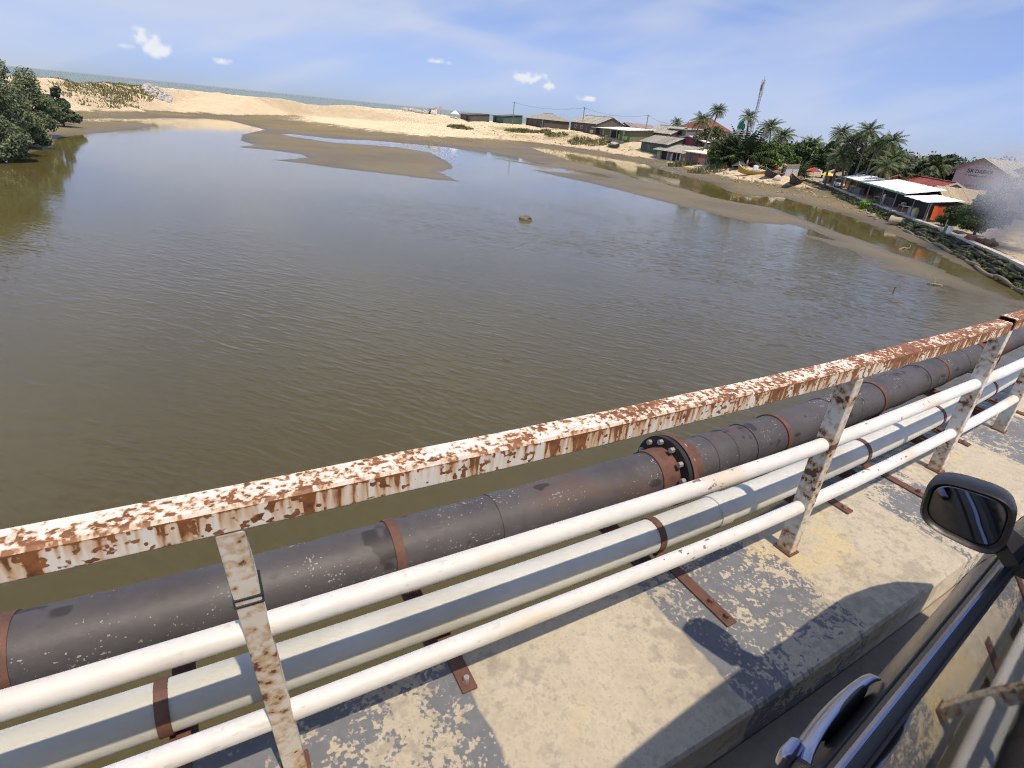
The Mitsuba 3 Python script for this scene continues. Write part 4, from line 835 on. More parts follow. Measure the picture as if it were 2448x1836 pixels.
TREES = [(1692, 166, 66, 45, 'round grey green tree right of the brick coloured house', (0.085, 0.095, 0.05)), (1828, 142, 58, 40, 'bright green broadleaf tree under the telecom mast', (0.075, 0.12, 0.03)), (1862, 154, 55, 40, 'leafy tree above the white walled kiosk', (0.06, 0.10, 0.03)),
         (1912, 160, 62, 52, 'dark rounded tree left of the lone drooping palm', (0.04, 0.07, 0.03)), (1962, 156, 50, 52, 'dark tree right of the lone drooping palm', (0.045, 0.075, 0.03)), (2000, 150, 46, 26, 'low scrub tree between the lone palm and the grove', (0.07, 0.09, 0.05)),
         (2058, 128, 62, 70, 'feathery grey green tree in the middle of the palm grove', (0.06, 0.085, 0.045)), (2100, 124, 60, 62, 'dark tree filling the right of the palm grove', (0.045, 0.065, 0.035)), (2022, 138, 50, 42, 'shrubby tree at the left foot of the grove', (0.06, 0.08, 0.045)),
         (2186, 110, 62, 62, 'dark tree left of the grey gable house', (0.05, 0.07, 0.04)), (2226, 114, 56, 66, 'dark tree against the left wall of the school', (0.05, 0.072, 0.045)), (1722, 140, 52, 18, 'bush spilling out under the small hut', (0.06, 0.10, 0.03)),
         (1752, 137, 52, 24, 'low dark undergrowth at the foot of the frond clumps', (0.035, 0.055, 0.025)), (1800, 140, 50, 24, 'undergrowth behind the yellow boat', (0.05, 0.08, 0.03)), (1890, 146, 30, 30, 'small bush right of the white walled kiosk', (0.06, 0.09, 0.03))]
for i, (u, d, wpx, hpx, lab, col) in enumerate(TREES):
    b = gp(u, d); tree(b, px(hpx, d) + 1.6, px(wpx, d) / 2 * 1.1, lab, 200 + i, col, n=3600, size=0.34, low=0.2)
b = wg(2262, 2.4); tree(b, 4.1, 2.2, 'large dense green bush at the top of the embankment left of the smoke', 230, (0.055, 0.085, 0.032), n=17000, size=0.085, name='bush', group='bushes on the embankment', low=0.12, lobes=18, cat_='bush')
b = wg(2216, 1.9); tree(b, 2.2, 1.3, 'smaller dark bush below the brown tin roof', 231, (0.04, 0.06, 0.025), n=6000, size=0.08, name='bush', group='bushes on the embankment', low=0.12, cat_='bush')
# left bank
for i, (u, v, d, wpx, topv, lab) in enumerate([(-50, 366, 54, 165, 104, 'tallest mangrove tree cut by the left edge of the view'), (30, 346, 62, 120, 136, 'large mangrove tree at the left edge beside the water'), (88, 322, 74, 92, 164, 'mangrove tree right of the tallest ones on the left bank'), (6, 376, 53, 96, 280, 'low mangrove bush at the water on the far left'), (66, 347, 62, 76, 252, 'low mangrove bush under the left bank trees')]):
    p = at(u, v, 0.3); d = math.hypot(p[0], p[1]); p[2] = max(0.1, float(zt(p[0], p[1]))); topz = row(u, topv, d)[2]
    tree(p, topz - p[2], px(wpx, d) / 2 * 0.9, lab, 240 + i, (0.098, 0.125, 0.068), n=15000, size=0.13, low=0.06, lobes=26, name='mangrove', group='mangroves on the left bank')
for i, (u, d, wpx, topv, lab) in enumerate([(146, 290, 30, 204, 'small lone tree on the sand right of the mangroves'), (152, 296, 42, 246, 'bush at the foot of the small lone tree')]):
    p = at(u, d, 0.6); d = math.hypot(p[0], p[1]); p[2] = float(zt(p[0], p[1])); tree(p, row(u, topv, d)[2] - p[2], px(wpx, d) / 2 * 1.2, lab, 260 + i, (0.06, 0.085, 0.045), n=2600, size=0.24, low=0.2)
def tufts(pts, h, n, seed, col, size=0.12):
    """Grass blades on the ground around points (x, y, radius)."""
    r = np.random.default_rng(seed); pts = np.asarray(pts, float); k = r.integers(0, len(pts), n); a = r.uniform(0, 2 * np.pi, n); q = np.sqrt(r.uniform(0, 1, n)) * pts[k, 2]
    x, y = pts[k, 0] + q * np.cos(a), pts[k, 1] + q * np.sin(a); z = zt(x, y); hh = h * r.uniform(.5, 1.2, n) * (0.5 + meshkit.noise(np.c_[x * .3, y * .3, x * 0], seed))
    d = np.c_[r.normal(0, .35, (n, 2)), np.ones(n)] * hh[:, None]; s_ = np.c_[np.cos(a * 3), np.sin(a * 3), a * 0] * size; p = np.c_[x, y, z - 0.05]
    v = np.stack([p - s_, p + s_, p + d], 1).reshape(-1, 3); f = np.arange(3 * n).reshape(-1, 3); c = np.asarray(col) * r.uniform(.6, 1.5, (n, 1)); return M(v, f), np.repeat(np.clip(c, .01, .6), 3, 0)
def gpt(u, d): p = off(u, d, 3.0); return p[0], p[1]
dn = [(*gpt(u, d), 6.5) for u, d in [(195, 182), (215, 186), (235, 190), (255, 195), (275, 199), (295, 204), (318, 208), (340, 212), (225, 178), (262, 186), (300, 194), (330, 202), (205, 170), (240, 176)]]
m, c = tufts(dn, 0.55, 5500, 5, (0.20, 0.195, 0.095), 0.2); key = whole('dune_grass', 'rough green grass covering the dune on the left of the spit', 'grass', m, 'leafy', c, kind='stuff')
bk = [(*hp(u, d)[:2], 4.0) for u, d in [(1232, 216), (1245, 212), (1290, 203), (1330, 196), (1385, 186), (1430, 184), (1640, 150), (1690, 136)]] + [(*gp(u, d)[:2], 3.0) for u, d in [(1088, 222), (1098, 220), (1112, 218)]]
m, c = tufts(bk, 0.9, 6000, 6, (0.15, 0.15, 0.07), 0.13); whole('bank_grass', 'thin dry grass along the sandy bank before the houses', 'grass', m, 'leafy', c, kind='stuff')
def rock_mesh(c, s, seed, sub=2):
    m = trimesh.creation.icosphere(sub, 1.0); v = np.asarray(m.vertices); m.vertices = v * (0.7 + 0.6 * meshkit.noise(v * 1.6 + seed, seed)[:, None]) * np.asarray(s); m.apply_translation(c); return m
r = np.random.default_rng(12)
ms = []
for i in range(110):
    u, d = r.uniform(345, 408), r.uniform(212, 220); p = off(u, d, 4.0); q = 1 - abs(u - 372) / 45; p[2] = float(zt(p[0], p[1])) + r.uniform(0, 0.7) * max(0, q); ms.append(rock_mesh(p, r.uniform(.3, .6, 3), i, 1))
whole('rock_pile', 'pale rock pile at the right end of the grassy dune', 'rocks', cat(ms), color=(0.50, 0.49, 0.46), kind='stuff')
ms = []
for i in range(90):
    u, d = r.uniform(962, 1040), r.uniform(255, 261); p = off(u, d, 4.0); p[2] = float(zt(p[0], p[1])) + r.uniform(-.1, .5); ms.append(rock_mesh(p, r.uniform(.4, .9, 3), i + 200, 1))
whole('rock_groyne', 'pale rocks of the groyne at the far end of the sand', 'rocks', cat(ms), color=(0.46, 0.44, 0.40), kind='stuff')
m = rock_mesh([0, 0, 0], (0.50, 0.36, 0.30), 17, 4); vv = np.asarray(m.vertices); m.vertices = vv * (0.8 + 0.5 * meshkit.fbm(vv * 5, 3, 9)[:, None]); p = at(1255, 496); m.apply_translation(p + [0, 0, 0.06]); whole('boulder', 'small rough rock sticking out of the open water', 'rock', m, color=(0.17, 0.15, 0.12), jit=0.2)

# ------------------------------------------------------------------ shore structures
UPV = [0, 0, 1]
# embankment of bags with a concrete coping
wallk = thing('embankment_wall', 'overgrown river wall of stacked bags with a pale concrete coping below the market stall', 'wall')
r = np.random.default_rng(21); tt = np.arange(0, seg[-1], 1.0); rings = []
for t in tt:
    a, b_ = wpt(t, -0.15), wpt(t, 1.2); c_ = wpt(t, -1.0); rings.append([[*c_, -0.4], [*a, BZ - 0.06], [*b_, BZ - 0.06], [*b_, -0.4]])
part(wallk, 'core', loft(np.array(rings)), color=(0.075, 0.065, 0.045))
bags, cols = [], []
for kx in range(6):
    z = 0.06 + 0.20 * kx; bk_ = -1.02 + 0.155 * kx; t = r.uniform(0, 1)
    while t < seg[-1] - 1.2:
        L = r.uniform(0.9, 1.8); c_ = wpt(t + L / 2, bk_ + r.normal(0, .06)); q = wpt(t + L, 0) - wpt(t, 0); an = math.atan2(q[1], q[0])
        if r.random() > 0.07:
            mm = trimesh.creation.icosphere(1, 1.0); v = np.asarray(mm.vertices); v = np.sign(v) * np.abs(v) ** 0.75 * [L * 0.55, 0.22, 0.125 * r.uniform(.8, 1.2)]; v[:, 2] += 0.06 * np.sin(v[:, 0] * 2 + t)
            mm.vertices = v; mm.apply_transform(trimesh.transformations.rotation_matrix(an, UPV)); mm.apply_translation([*c_, z + r.normal(0, .03) + 0.05 * math.sin(t * 0.5)]); bags.append(mm)
            bc = np.array([0.070, 0.064, 0.046]) * r.uniform(.5, 1.5) if r.random() > 0.4 else np.array([0.07, 0.085, 0.035]) * r.uniform(.7, 1.3); cols.append(np.tile(bc, (len(mm.vertices), 1)))
        t += L * 0.98
part(wallk, 'bag_courses', cat(bags), color=np.vstack(cols), kind='stuff', label='dark weathered courses of bags')
t = 0.0
while t < seg[-1] - 3:
    L = r.uniform(2.6, 5.0); ts = np.linspace(t + 0.03, min(t + L, seg[-1] - .1), 5); rg = []; dz = r.normal(0, .035)
    for x in ts:
        a, b_ = wpt(x, -0.28), wpt(x, 0.22); rg.append([[*a, BZ - .08 + dz], [*a, BZ + .12 + dz], [*b_, BZ + .14 + dz], [*b_, BZ - .08 + dz]])
    part(wallk, 'coping', loft(np.array(rg)), color=np.array([0.47, 0.44, 0.37]) * r.uniform(.8, 1.1)); t += L
t = wt_u(2060)
while t < seg[-1] - 4:
    L = r.uniform(2.0, 4.5)
    if r.random() > 0.3:
        n = 7; xs = np.linspace(t, t + L, n); p = np.c_[wpt(xs, -1.35 + r.normal(0, .12)), 0.10 + 0.06 * np.sin(xs * 1.3) + r.uniform(0, .12)]
        part(wallk, 'long_bag', tube(p, 0.10 * np.sin(np.linspace(0.5, math.pi - 0.5, n)) + 0.05, 8), color=np.array([0.27, 0.22, 0.14]) * r.uniform(.7, 1.1), smooth=40, label='long tan roll at the foot of the wall')
    t += L * 0.9
ts = r.uniform(0, seg[-1], 260); bk2 = r.uniform(-1.1, -.1, 260); cs = np.c_[wpt(ts, bk2), 0.12 + (bk2 + 1.1) * 0.95]
m, c = leaves(cs, np.c_[r.uniform(.3, .9, 260), r.uniform(.25, .5, 260), r.uniform(.12, .28, 260)], 15000, 0.085, 31, (0.07, 0.10, 0.03))
whole('creeper', 'low green creeper growing over the river wall', 'plants', m, 'leafy', c, kind='stuff')
pc = np.r_[wpt(wt_u(2088), -0.6), 0.85]; m, c = leaves([pc, pc + [0.5, -0.3, .3], pc + [-.4, .4, .1]], [(0.9, 0.9, 0.7), (0.7, 0.7, .6), (.6, .6, .5)], 1300, 0.15, 33, (0.12, 0.19, 0.03)); whole('shrub', 'bright green shrub on the river wall below the stall', 'shrub', m, 'leafy', c)
# culvert
p = gpv(2138, 538); dirc = np.array([-WNrm[5, 0], -WNrm[5, 1], 0]) * 0.55 + np.array([-wdir[0], -wdir[1], 0]) * 0.3; dirc /= np.linalg.norm(dirc)
def ringtube(a, b, ro, ri, n=26):
    a, b = np.asarray(a, float), np.asarray(b, float); t_ = (b - a) / np.linalg.norm(b - a); x_ = np.cross(t_, UPV); x_ /= np.linalg.norm(x_); y_ = np.cross(x_, t_); g = np.linspace(0, 2 * np.pi, n, endpoint=False); cr = np.cos(g)[:, None] * x_ + np.sin(g)[:, None] * y_
    v = np.vstack([a + cr * ro, b + cr * ro, b + cr * ri, a + cr * ri]); f = []
    for k_ in range(4):
        i0, i1 = k_ * n, ((k_ + 1) % 4) * n
        for j_ in range(n): f += [(i0 + j_, i1 + j_, i1 + (j_ + 1) % n), (i0 + j_, i1 + (j_ + 1) % n, i0 + (j_ + 1) % n)]
    m_ = M(v, f); return m_ if m_.volume > 0 else (m_.invert() or m_)
kc = thing('culvert_pipe', 'concrete drain pipe lying open at the foot of the river wall', 'pipe')
ca_ = p + [0, 0, 0.42]; part(kc, 'barrel', ringtube(ca_ - dirc * 1.6, ca_ + dirc * 0.5, 0.50, 0.41), color=(0.42, 0.36, 0.26), smooth=40); part(kc, 'collar', ringtube(ca_ + dirc * 0.35, ca_ + dirc * 0.62, 0.58, 0.42), color=(0.46, 0.41, 0.30), smooth=40)
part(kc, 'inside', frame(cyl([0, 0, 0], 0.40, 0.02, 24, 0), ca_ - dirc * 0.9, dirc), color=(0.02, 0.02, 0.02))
# market stall along the wall
ta, tb = wt_u(2000), wt_u(2200); A3 = np.r_[wpt(ta, 0.9), BZ + .03]; B3 = np.r_[wpt(tb, 0.9), BZ + .03]; eS = (B3 - A3) / np.linalg.norm(B3 - A3); LS = float(np.linalg.norm(B3 - A3))
ks = thing('market_stall', 'long open market stall with white sheet roofs and a green gutter behind the river wall', 'market stall'); FS = lambda m_: frame(m_, A3, eS)
for i, (x0, x1, ye, ze, yb, zb_) in enumerate([(0, LS * 0.42, -0.5, 2.12, 2.9, 2.85), (LS * 0.36, LS * 0.80, -0.5, 2.2, 3.6, 3.1), (LS * 0.81, LS * 0.99, -0.8, 1.95, 2.6, 2.5)]):
    ms = sheets(x0, x1, ye, ze, yb, zb_, pitch=1.0, seed=50 + i); m_, c_ = roof_mesh(ms, (0.80, 0.80, 0.79), 50 + i, 0.05); part(ks, 'roof', FS(m_), color=c_, label='white sheet roof section')
part(ks, 'gutter', FS(box((LS * 0.40, -0.58, 2.07), (LS * 0.80, 0.16, 0.16))), color=(0.16, 0.34, 0.22), label='green gutter along the eave')
part(ks, 'back_wall', FS(box((LS / 2, 2.6, 1.1), (LS, 0.12, 2.4))), color=(0.075, 0.07, 0.068))
part(ks, 'counter', FS(box((LS * 0.14, 0.9, 0.5), (LS * 0.16, 0.7, 1.0))), color=(0.2, 0.2, 0.2)); part(ks, 'counter', FS(box((LS * 0.52, 1.3, 0.5), (LS * 0.2, 0.7, 1.0))), color=(0.13, 0.11, 0.1))
for x in (0.3, LS * 0.22, LS * 0.40, LS * 0.565, LS * 0.70, LS * 0.86, LS * 0.98):
    part(ks, 'post', FS(cyl([x, -0.2, 1.0], 0.06, 2.1, 8)), color=(0.42, 0.41, 0.38))
# things in the stall
for i, (fx, y, col, lab) in enumerate([(0.30, 0.6, (0.28, 0.05, 0.04), 'red plastic stool under the left part of the stall roof'), (0.335, 1.2, (0.28, 0.05, 0.04), 'second red plastic stool, further right under the stall roof'), (0.46, 0.5, (0.25, 0.05, 0.05), 'red plastic stool at the middle of the stall'), (0.72, 0.4, (0.30, 0.10, 0.08), 'dull red chair behind the standing person')]):
    k = thing('stool', lab, 'stool', 'red stools in the stall'); o_ = A3 + eS * LS * fx
    part(k, 'seat', frame(rbox([0, y, 0.45], [0.42, 0.42, 0.05], 0.015), o_, eS), color=col); part(k, 'backrest', frame(rbox([0, y + 0.2, 0.7], [0.40, 0.04, 0.45], 0.015), o_, eS), color=col)
    for sx in (-.17, .17):
        for sy in (-.17, .17): part(k, 'leg', frame(box([sx, y + sy, 0.22], [0.04, 0.04, 0.44]), o_, eS), color=col)
def table(o_, e_, lab, col, w=1.6, dp_=0.8):
    k = thing('table', lab, 'table', 'tables in the stall'); part(k, 'table_top', frame(box([0, 0, 0.74], [w, dp_, 0.05]), o_, e_), color=col)
    for sx in (-1, 1):
        for sy in (-1, 1): part(k, 'leg', frame(box([sx * (w / 2 - .08), sy * (dp_ / 2 - .08), 0.36], [0.06, 0.06, 0.72]), o_, e_), color=np.asarray(col) * 0.7)
    return k
nS = np.array([-eS[1], eS[0], 0])
table(A3 + eS * LS * 0.13 + nS * 0.3, eS, 'table with pale goods at the left end of the stall', (0.34, 0.30, 0.22)); table(A3 + eS * LS * 0.50 + nS * 0.3, eS, 'grey table left of the standing person in the stall', (0.40, 0.38, 0.34), 2.2); table(A3 + eS * LS * 0.77 + nS * 0.1, eS, 'cluttered table right of the standing person', (0.38, 0.35, 0.3), 2.0)
def crate(o_, lab, col, sz, rz=0.0, name='crate', grp='crates and sacks at the stall'):
    k = thing(name, lab, name, grp); w, d_, h_ = sz
    part(k, 'side', frame(cat([box([0, d_ / 2, h_ / 2], [w, .03, h_]), box([0, -d_ / 2, h_ / 2], [w, .03, h_]), box([w / 2, 0, h_ / 2], [.03, d_ - .04, h_]), box([-w / 2, 0, h_ / 2], [.03, d_ - .04, h_])]), o_, eS), color=col); part(k, 'base', frame(box([0, 0, .02], [w - .05, d_ - .05, .03]), o_, eS), color=np.asarray(col) * .7)
crate(A3 + eS * LS * 0.865 + nS * -0.1, 'grey crate right of the cluttered table', (0.33, 0.33, 0.32), (1.0, 0.7, 1.0)); crate(A3 + eS * LS * 0.90 + nS * 0.3, 'dark crate behind the yellow bin', (0.12, 0.11, 0.1), (0.8, 0.6, 0.8))
for fx, y, z, col, lab in ((0.115, 0.35, 0.77, (0.55, 0.50, 0.36), 'left pale sack on the table at the left end of the stall'), (0.145, 0.3, 0.77, (0.5, 0.48, 0.4), 'right pale sack on the table at the left end of the stall'), (0.765, 0.1, 0.77, (0.45, 0.42, 0.36), 'pale bundle on the cluttered table')):
    o_ = A3 + eS * LS * fx + nS * y; whole('sack', lab, 'sack', rock_mesh(o_ + [0, 0, z + .17], (.32, .25, .22), int(fx * 1000), 2), color=col, smooth=True, group='crates and sacks at the stall')
k = thing('bin', 'yellow and white bin on the wall edge below the orange tarp', 'bin'); o_ = A3 + eS * LS * 0.915 - nS * 0.5
part(k, 'drum', loft(np.array([np.c_[(.30 + .06 * q) * np.cos(np.linspace(0, 2 * np.pi, 16, endpoint=False)), (.30 + .06 * q) * np.sin(np.linspace(0, 2 * np.pi, 16, endpoint=False)), np.full(16, q * .85)] for q in (0, .5, 1)]) + o_), color=(0.5, 0.47, 0.36), smooth=40); part(k, 'sack_inside', rock_mesh(o_ + [0, 0, .85], (.3, .3, .2), 77), color=(0.52, 0.42, 0.08), smooth=True)
ky = thing('hanging_lantern', 'round yellow float hanging at the left end of the stall', 'float'); o_ = A3 + eS * LS * 0.055 + nS * 0.2 + [0, 0, 1.35]; part(ky, 'ball', trimesh.creation.icosphere(2, 0.36).apply_translation(o_), color=(0.55, 0.45, 0.14), smooth=True); part(ky, 'cord', tube([o_ + [0, 0, .3], o_ + [0, 0, .8]], .015, 5), color=(.1, .1, .1))
def cloth(o_, e_, w, h_, col, seed, sag=0.1, nx=14, nz=10):
    xs, zs = np.meshgrid(np.linspace(-w / 2, w / 2, nx), np.linspace(0, -h_, nz), indexing='ij'); y = sag * np.sin(xs * 5 + seed) * (0.3 + 0.7 * (-zs / h_)); z = zs - 0.04 * np.sin(xs * 3 + seed)
    rings = []
    for i in range(nx): rings.append(np.vstack([np.c_[xs[i], y[i], z[i]], np.c_[xs[i], y[i] + .012, z[i]][::-1]]))
    return frame(loft(np.array(rings)), o_, e_)
kt = thing('tarp', 'bright orange tarp hanging at the right end of the stall', 'tarp'); o_ = A3 + eS * LS * 1.0 + nS * 0.5 + [0, 0, 1.75]
part(kt, 'sheet', cloth(o_, nS, 1.25, 1.45, None, 2, 0.12), color=(0.72, 0.135, 0.03)); part(kt, 'rope', tube([o_ + nS * -1.2 + [0, 0, .12], o_ + [0, 0, 0.0], o_ + nS * 1.3 + [0, 0, .12]], .015, 5), color=(.15, .13, .1))
for sx in (-1.2, 1.3): part(kt, 'pole', tube([o_ + nS * sx - [0, 0, 1.85], o_ + nS * sx + [0, 0, .2]], .035, 6), color=(.2, .17, .13))
kf = thing('banner', 'white and green cloth lying bent over the wall coping before the large bush', 'banner'); o_ = np.r_[wpt(wt_u(2272), -0.32), BZ + .62]
part(kf, 'white_field', cloth(o_ + eS * 0.35, eS, 1.25, 0.75, None, 4, 0.18), color=(0.78, 0.78, 0.77)); part(kf, 'green_field', cloth(o_ - eS * 0.55 - [0, 0, .2], eS, 0.52, 0.62, None, 1, 0.12), color=(0.05, 0.24, 0.12)); part(kf, 'stick', tube([o_ - eS * 0.85 - [0, 0, 1.0], o_ - eS * 0.75 + [0, 0, .5]], .03, 6), color=(.5, .47, .4))
# parasols
def parasol(o_, rad, h_, cols_, lab):
    k = thing('parasol', lab, 'parasol', 'parasols on the shore'); n = 8
    part(k, 'pole', tube([o_ - [0, 0, .2], o_ + [0, 0, h_ + .1]], .03, 8), color=(.5, .49, .46)); part(k, 'foot', cyl(o_ + [0, 0, .06], .25, .14, 14), color=(.3, .29, .27))
    for i in range(n):
        a0, a1 = i * 2 * np.pi / n, (i + 1) * 2 * np.pi / n; pts = []
        for q in np.linspace(0, 1, 5):
            for a in np.linspace(a0 + .01, a1 - .01, 4): pts.append(o_ + [rad * q * math.cos(a), rad * q * math.sin(a), h_ + rad * .48 * (1 - q ** 1.7)])
        v = np.array(pts); f = []
        for i_ in range(4):
            for j_ in range(3): p_ = i_ * 4 + j_; f += [(p_, p_ + 4, p_ + 1), (p_ + 1, p_ + 4, p_ + 5)]
        m_ = M(np.vstack([v, v - [0, 0, .02]]), f + [tuple(np.array(x_)[::-1] + 20) for x_ in f]); part(k, 'panel', m_, color=cols_[i % len(cols_)], jit=0)
RED, BLU, YEL, WHT, GRN = (0.55, 0.04, 0.05), (0.07, 0.11, 0.24), (0.75, 0.62, 0.12), (0.75, 0.75, 0.72), (0.12, 0.40, 0.22)
parasol(np.r_[wpt(wt_u(1932), 0.8), BZ], 1.5, 1.75, [RED, BLU, WHT, YEL, RED, RED, BLU, YEL], 'red, blue and yellow parasol in front of the tan roofed shop'); parasol(np.r_[wpt(wt_u(1963), 0.8), BZ], 1.3, 1.6, [YEL, YEL, GRN, YEL, YEL, YEL, YEL, GRN], 'yellow and green parasol left of the white car')
# people: one continuous body each, clothes over it
def body_from(bones, seg_=10, L=0.05):
    parts_ = []
    for (a, b, ra, rb) in bones:
        parts_.append(manifold3d.Manifold.batch_hull([manifold3d.Manifold.sphere(ra, seg_).translate(list(map(float, a))), manifold3d.Manifold.sphere(rb, seg_).translate(list(map(float, b)))]))
    u = parts_[0]
    for q in parts_[1:]: u = u + q
    mm = u.refine_to_length(L).to_mesh(); m_ = M(mm.vert_properties[:, :3], mm.tri_verts); trimesh.smoothing.filter_taubin(m_, iterations=6); return m_
def person(o_, e_, lab, shirt, trousers, sit=False, skin=(0.26, 0.15, 0.09), hair=(0.02, 0.018, 0.016), walk=0.12):
    k = thing('person', lab, 'person', 'people on the shore')
    hz = 0.48 if sit else 0.90; kn = [(0.10, 0.42, 0.46), (-0.10, 0.42, 0.46)] if sit else [(0.10, walk * .6, 0.48), (-0.10, -walk * .3, 0.48)]
    ft = [(0.10, 0.40, 0.06), (-0.10, 0.42, 0.06)] if sit else [(0.10, walk, 0.06), (-0.10, -walk, 0.06)]
    hip = [(0.09, 0, hz), (-0.09, 0, hz)]; ch = (0, 0.02, hz + 0.42); nk = (0, 0.03, hz + 0.56); hd = (0, 0.05, hz + 0.70)
    sh = [(0.17, 0.02, hz + 0.50), (-0.17, 0.02, hz + 0.50)]; el_ = [(0.24, 0.06, hz + 0.24), (-0.25, 0.10, hz + 0.26)]; wr = [(0.22, 0.22, hz + 0.06), (-0.20, 0.30, hz + 0.16)]
    B_ = [((0, 0, hz), (0, .01, hz + .2), .13, .12), ((0, .01, hz + .2), ch, .12, .14), (ch, nk, .10, .055), (nk, hd, .05, .095), ((0, .06, hz + .66), (0, .05, hz + .76), .075, .10), ((0, .155, hz + .70), (0, .11, hz + .73), .018, .03)]
    legs = []; arms = []
    for i in range(2):
        legs += [(hip[i], kn[i], .085, .06), (kn[i], ft[i], .058, .04)]; B_ += [(ft[i], (ft[i][0], ft[i][1] + .16, .035), .042, .03)]
        arms += [(sh[i], el_[i], .055, .042)]; B_ += [(sh[i], ch, .07, .10), (el_[i], wr[i], .04, .03)]
        for q in range(4): B_ += [(wr[i], (wr[i][0] + (q - 1.5) * .018, wr[i][1] + .09 - .006 * abs(q - 1.5), wr[i][2] - .05), .018, .009)]
        B_ += [(wr[i], (wr[i][0] + (-.04 if i == 0 else .04), wr[i][1] + .05, wr[i][2] - .01), .016, .010)]
    F_ = lambda m_: frame(m_, o_, e_)
    part(k, 'body', F_(body_from(B_ + legs + arms)), color=skin, smooth=True)
    inf = lambda bs_, g: [(a, b, ra + g, rb + g) for a, b, ra, rb in bs_]
    part(k, 'shirt', F_(body_from(inf([B_[0], B_[1], (ch, (0, .02, hz + .47), .12, .10)] + arms + [(sh[i], ch, .07, .10) for i in range(2)], .018))), color=shirt, smooth=True)
    part(k, 'trousers', F_(body_from(inf(legs + [((0, 0, hz), (0, 0, hz + .05), .13, .13)], .016))), color=trousers, smooth=True)
    part(k, 'hair', F_(body_from([((0, .03, hz + .77), (0, .0, hz + .73), .10, .095)])), color=hair, smooth=True)
person(np.r_[A3[:2] + (eS * LS * 0.625)[:2] - nS[:2] * 0.6, BZ + .03], -eS, 'person in a white shirt standing before the stall post', (0.78, 0.77, 0.76), (0.40, 0.38, 0.36))
person(np.r_[wpt(wt_u(1960), 0.6), BZ + .02], eS, 'person in a white top sitting under the yellow parasol', (0.7, 0.68, 0.68), (0.10, 0.09, 0.12), sit=True)
k = thing('stool', 'low stool under the person below the yellow parasol', 'stool', 'red stools in the stall'); part(k, 'seat', frame(rbox([0, 0, .32], [.36, .36, .05], .01), np.r_[wpt(wt_u(1960), 0.6), BZ + .02], eS), color=(.3, .29, .28)); part(k, 'leg', frame(box([0, 0, .15], [.26, .26, .3]), np.r_[wpt(wt_u(1960), 0.6), BZ + .02], eS), color=(.2, .2, .2))
g_ = gpv(1896, 424); person(g_, eS, 'person in a pale orange shirt beside the bow of the dark boat', (0.62, 0.40, 0.30), (0.55, 0.50, 0.48))
g_ = gpv(1800, 398); person(g_, -eS, 'person in dark clothes standing behind the yellow boat', (0.03, 0.03, 0.045), (0.04, 0.04, 0.05)); g_ = gpv(1783, 396); person(g_, eS, 'person in a pink top left of the yellow boat', (0.62, 0.40, 0.38), (0.30, 0.22, 0.18)); g_ = gpv(1822, 400); person(g_, eS, 'person in a white top at the rocks right of the yellow boat', (0.66, 0.62, 0.60), (0.05, 0.05, 0.06))
# boats
def boat(o_, e_, L, W_, H_, col, inner, lab, trim=(0.5, 0.48, 0.42), roll=0.0, load=True):
    k = thing('boat', lab, 'boat', 'fishing boats on the sand'); n = 15; t = np.linspace(0, 1, n)
    wd = W_ / 2 * np.clip(np.sin(np.pi * (0.10 + 0.90 * t) ** 0.9) ** 0.7, 0.03, 1); sheer = H_ * (0.72 + 0.55 * np.abs(2 * t - 0.8) ** 2.4); keel = 0.30 * H_ * np.clip((t - .75) / .25, 0, 1) ** 2
    X_ = trimesh.transformations.rotation_matrix(roll, [1, 0, 0]); F_ = lambda m_: frame(m_.apply_transform(X_), o_, e_)
    ro, ri = [], []
    for i in range(n):
        x = (t[i] - .5) * L; a = np.linspace(-1, 1, 9); yy = wd[i] * a; zz = keel[i] + (sheer[i] - keel[i]) * np.abs(a) ** 2.2; out = np.c_[np.full(9, x), yy, zz]; inn = np.c_[np.full(9, x), yy * .90, np.minimum(zz + .08, sheer[i] - .001)]; ro.append(np.vstack([out, inn[::-1]]))
    part(k, 'hull', F_(loft(np.array(ro))), color=col, smooth=50)
    for sg in (-1, 1): part(k, 'gunwale', F_(tube(np.c_[(t - .5) * L, sg * wd, sheer + .02], .045, 6)), color=trim)
    for q in (.3, .52, .7): part(k, 'thwart', F_(box([(q - .5) * L, 0, H_ * .62], [.22, np.interp(q, t, wd) * 1.7, .05])), color=trim)
    part(k, 'stem_post', F_(tube([[L * .49, 0, sheer[-1] * .6], [L * .53, 0, sheer[-1] * 1.35]], .06, 6)), color=trim)
    if load: part(k, 'net_heap', F_(rock_mesh([-L * .12, 0, H_ * .85], (L * .16, W_ * .33, .35), int(L * 10), 2)), color=inner, smooth=True)
    return k
def face(u, v, u2, v2): a, b = gpv(u, v), gpv(u2, v2); d = b - a; d[2] = 0; return a, d / np.linalg.norm(d)
o_, e_ = gpv(1795, 412), None
boat(gpv(1795, 414), -nS * 0.9 - eS * 0.5, 5.6, 1.7, 1.0, (0.50, 0.33, 0.05), (0.55, 0.55, 0.58), 'yellow ochre fishing boat, bow towards the water', (0.6, 0.6, 0.58))
boat(gpv(1848, 424), eS * 0.8 - nS * 0.5, 7.2, 1.7, 1.05, (0.05, 0.045, 0.05), (0.42, 0.09, 0.07), 'dark fishing boat with a red heap, left of the larger dark boat', (0.25, 0.35, 0.33)); boat(gpv(1900, 441), eS * 0.9 - nS * 0.35, 8.6, 1.9, 1.25, (0.045, 0.043, 0.048), (0.10, 0.12, 0.09), 'largest dark fishing boat with a tan gunwale, nearest the river wall', (0.46, 0.34, 0.14))
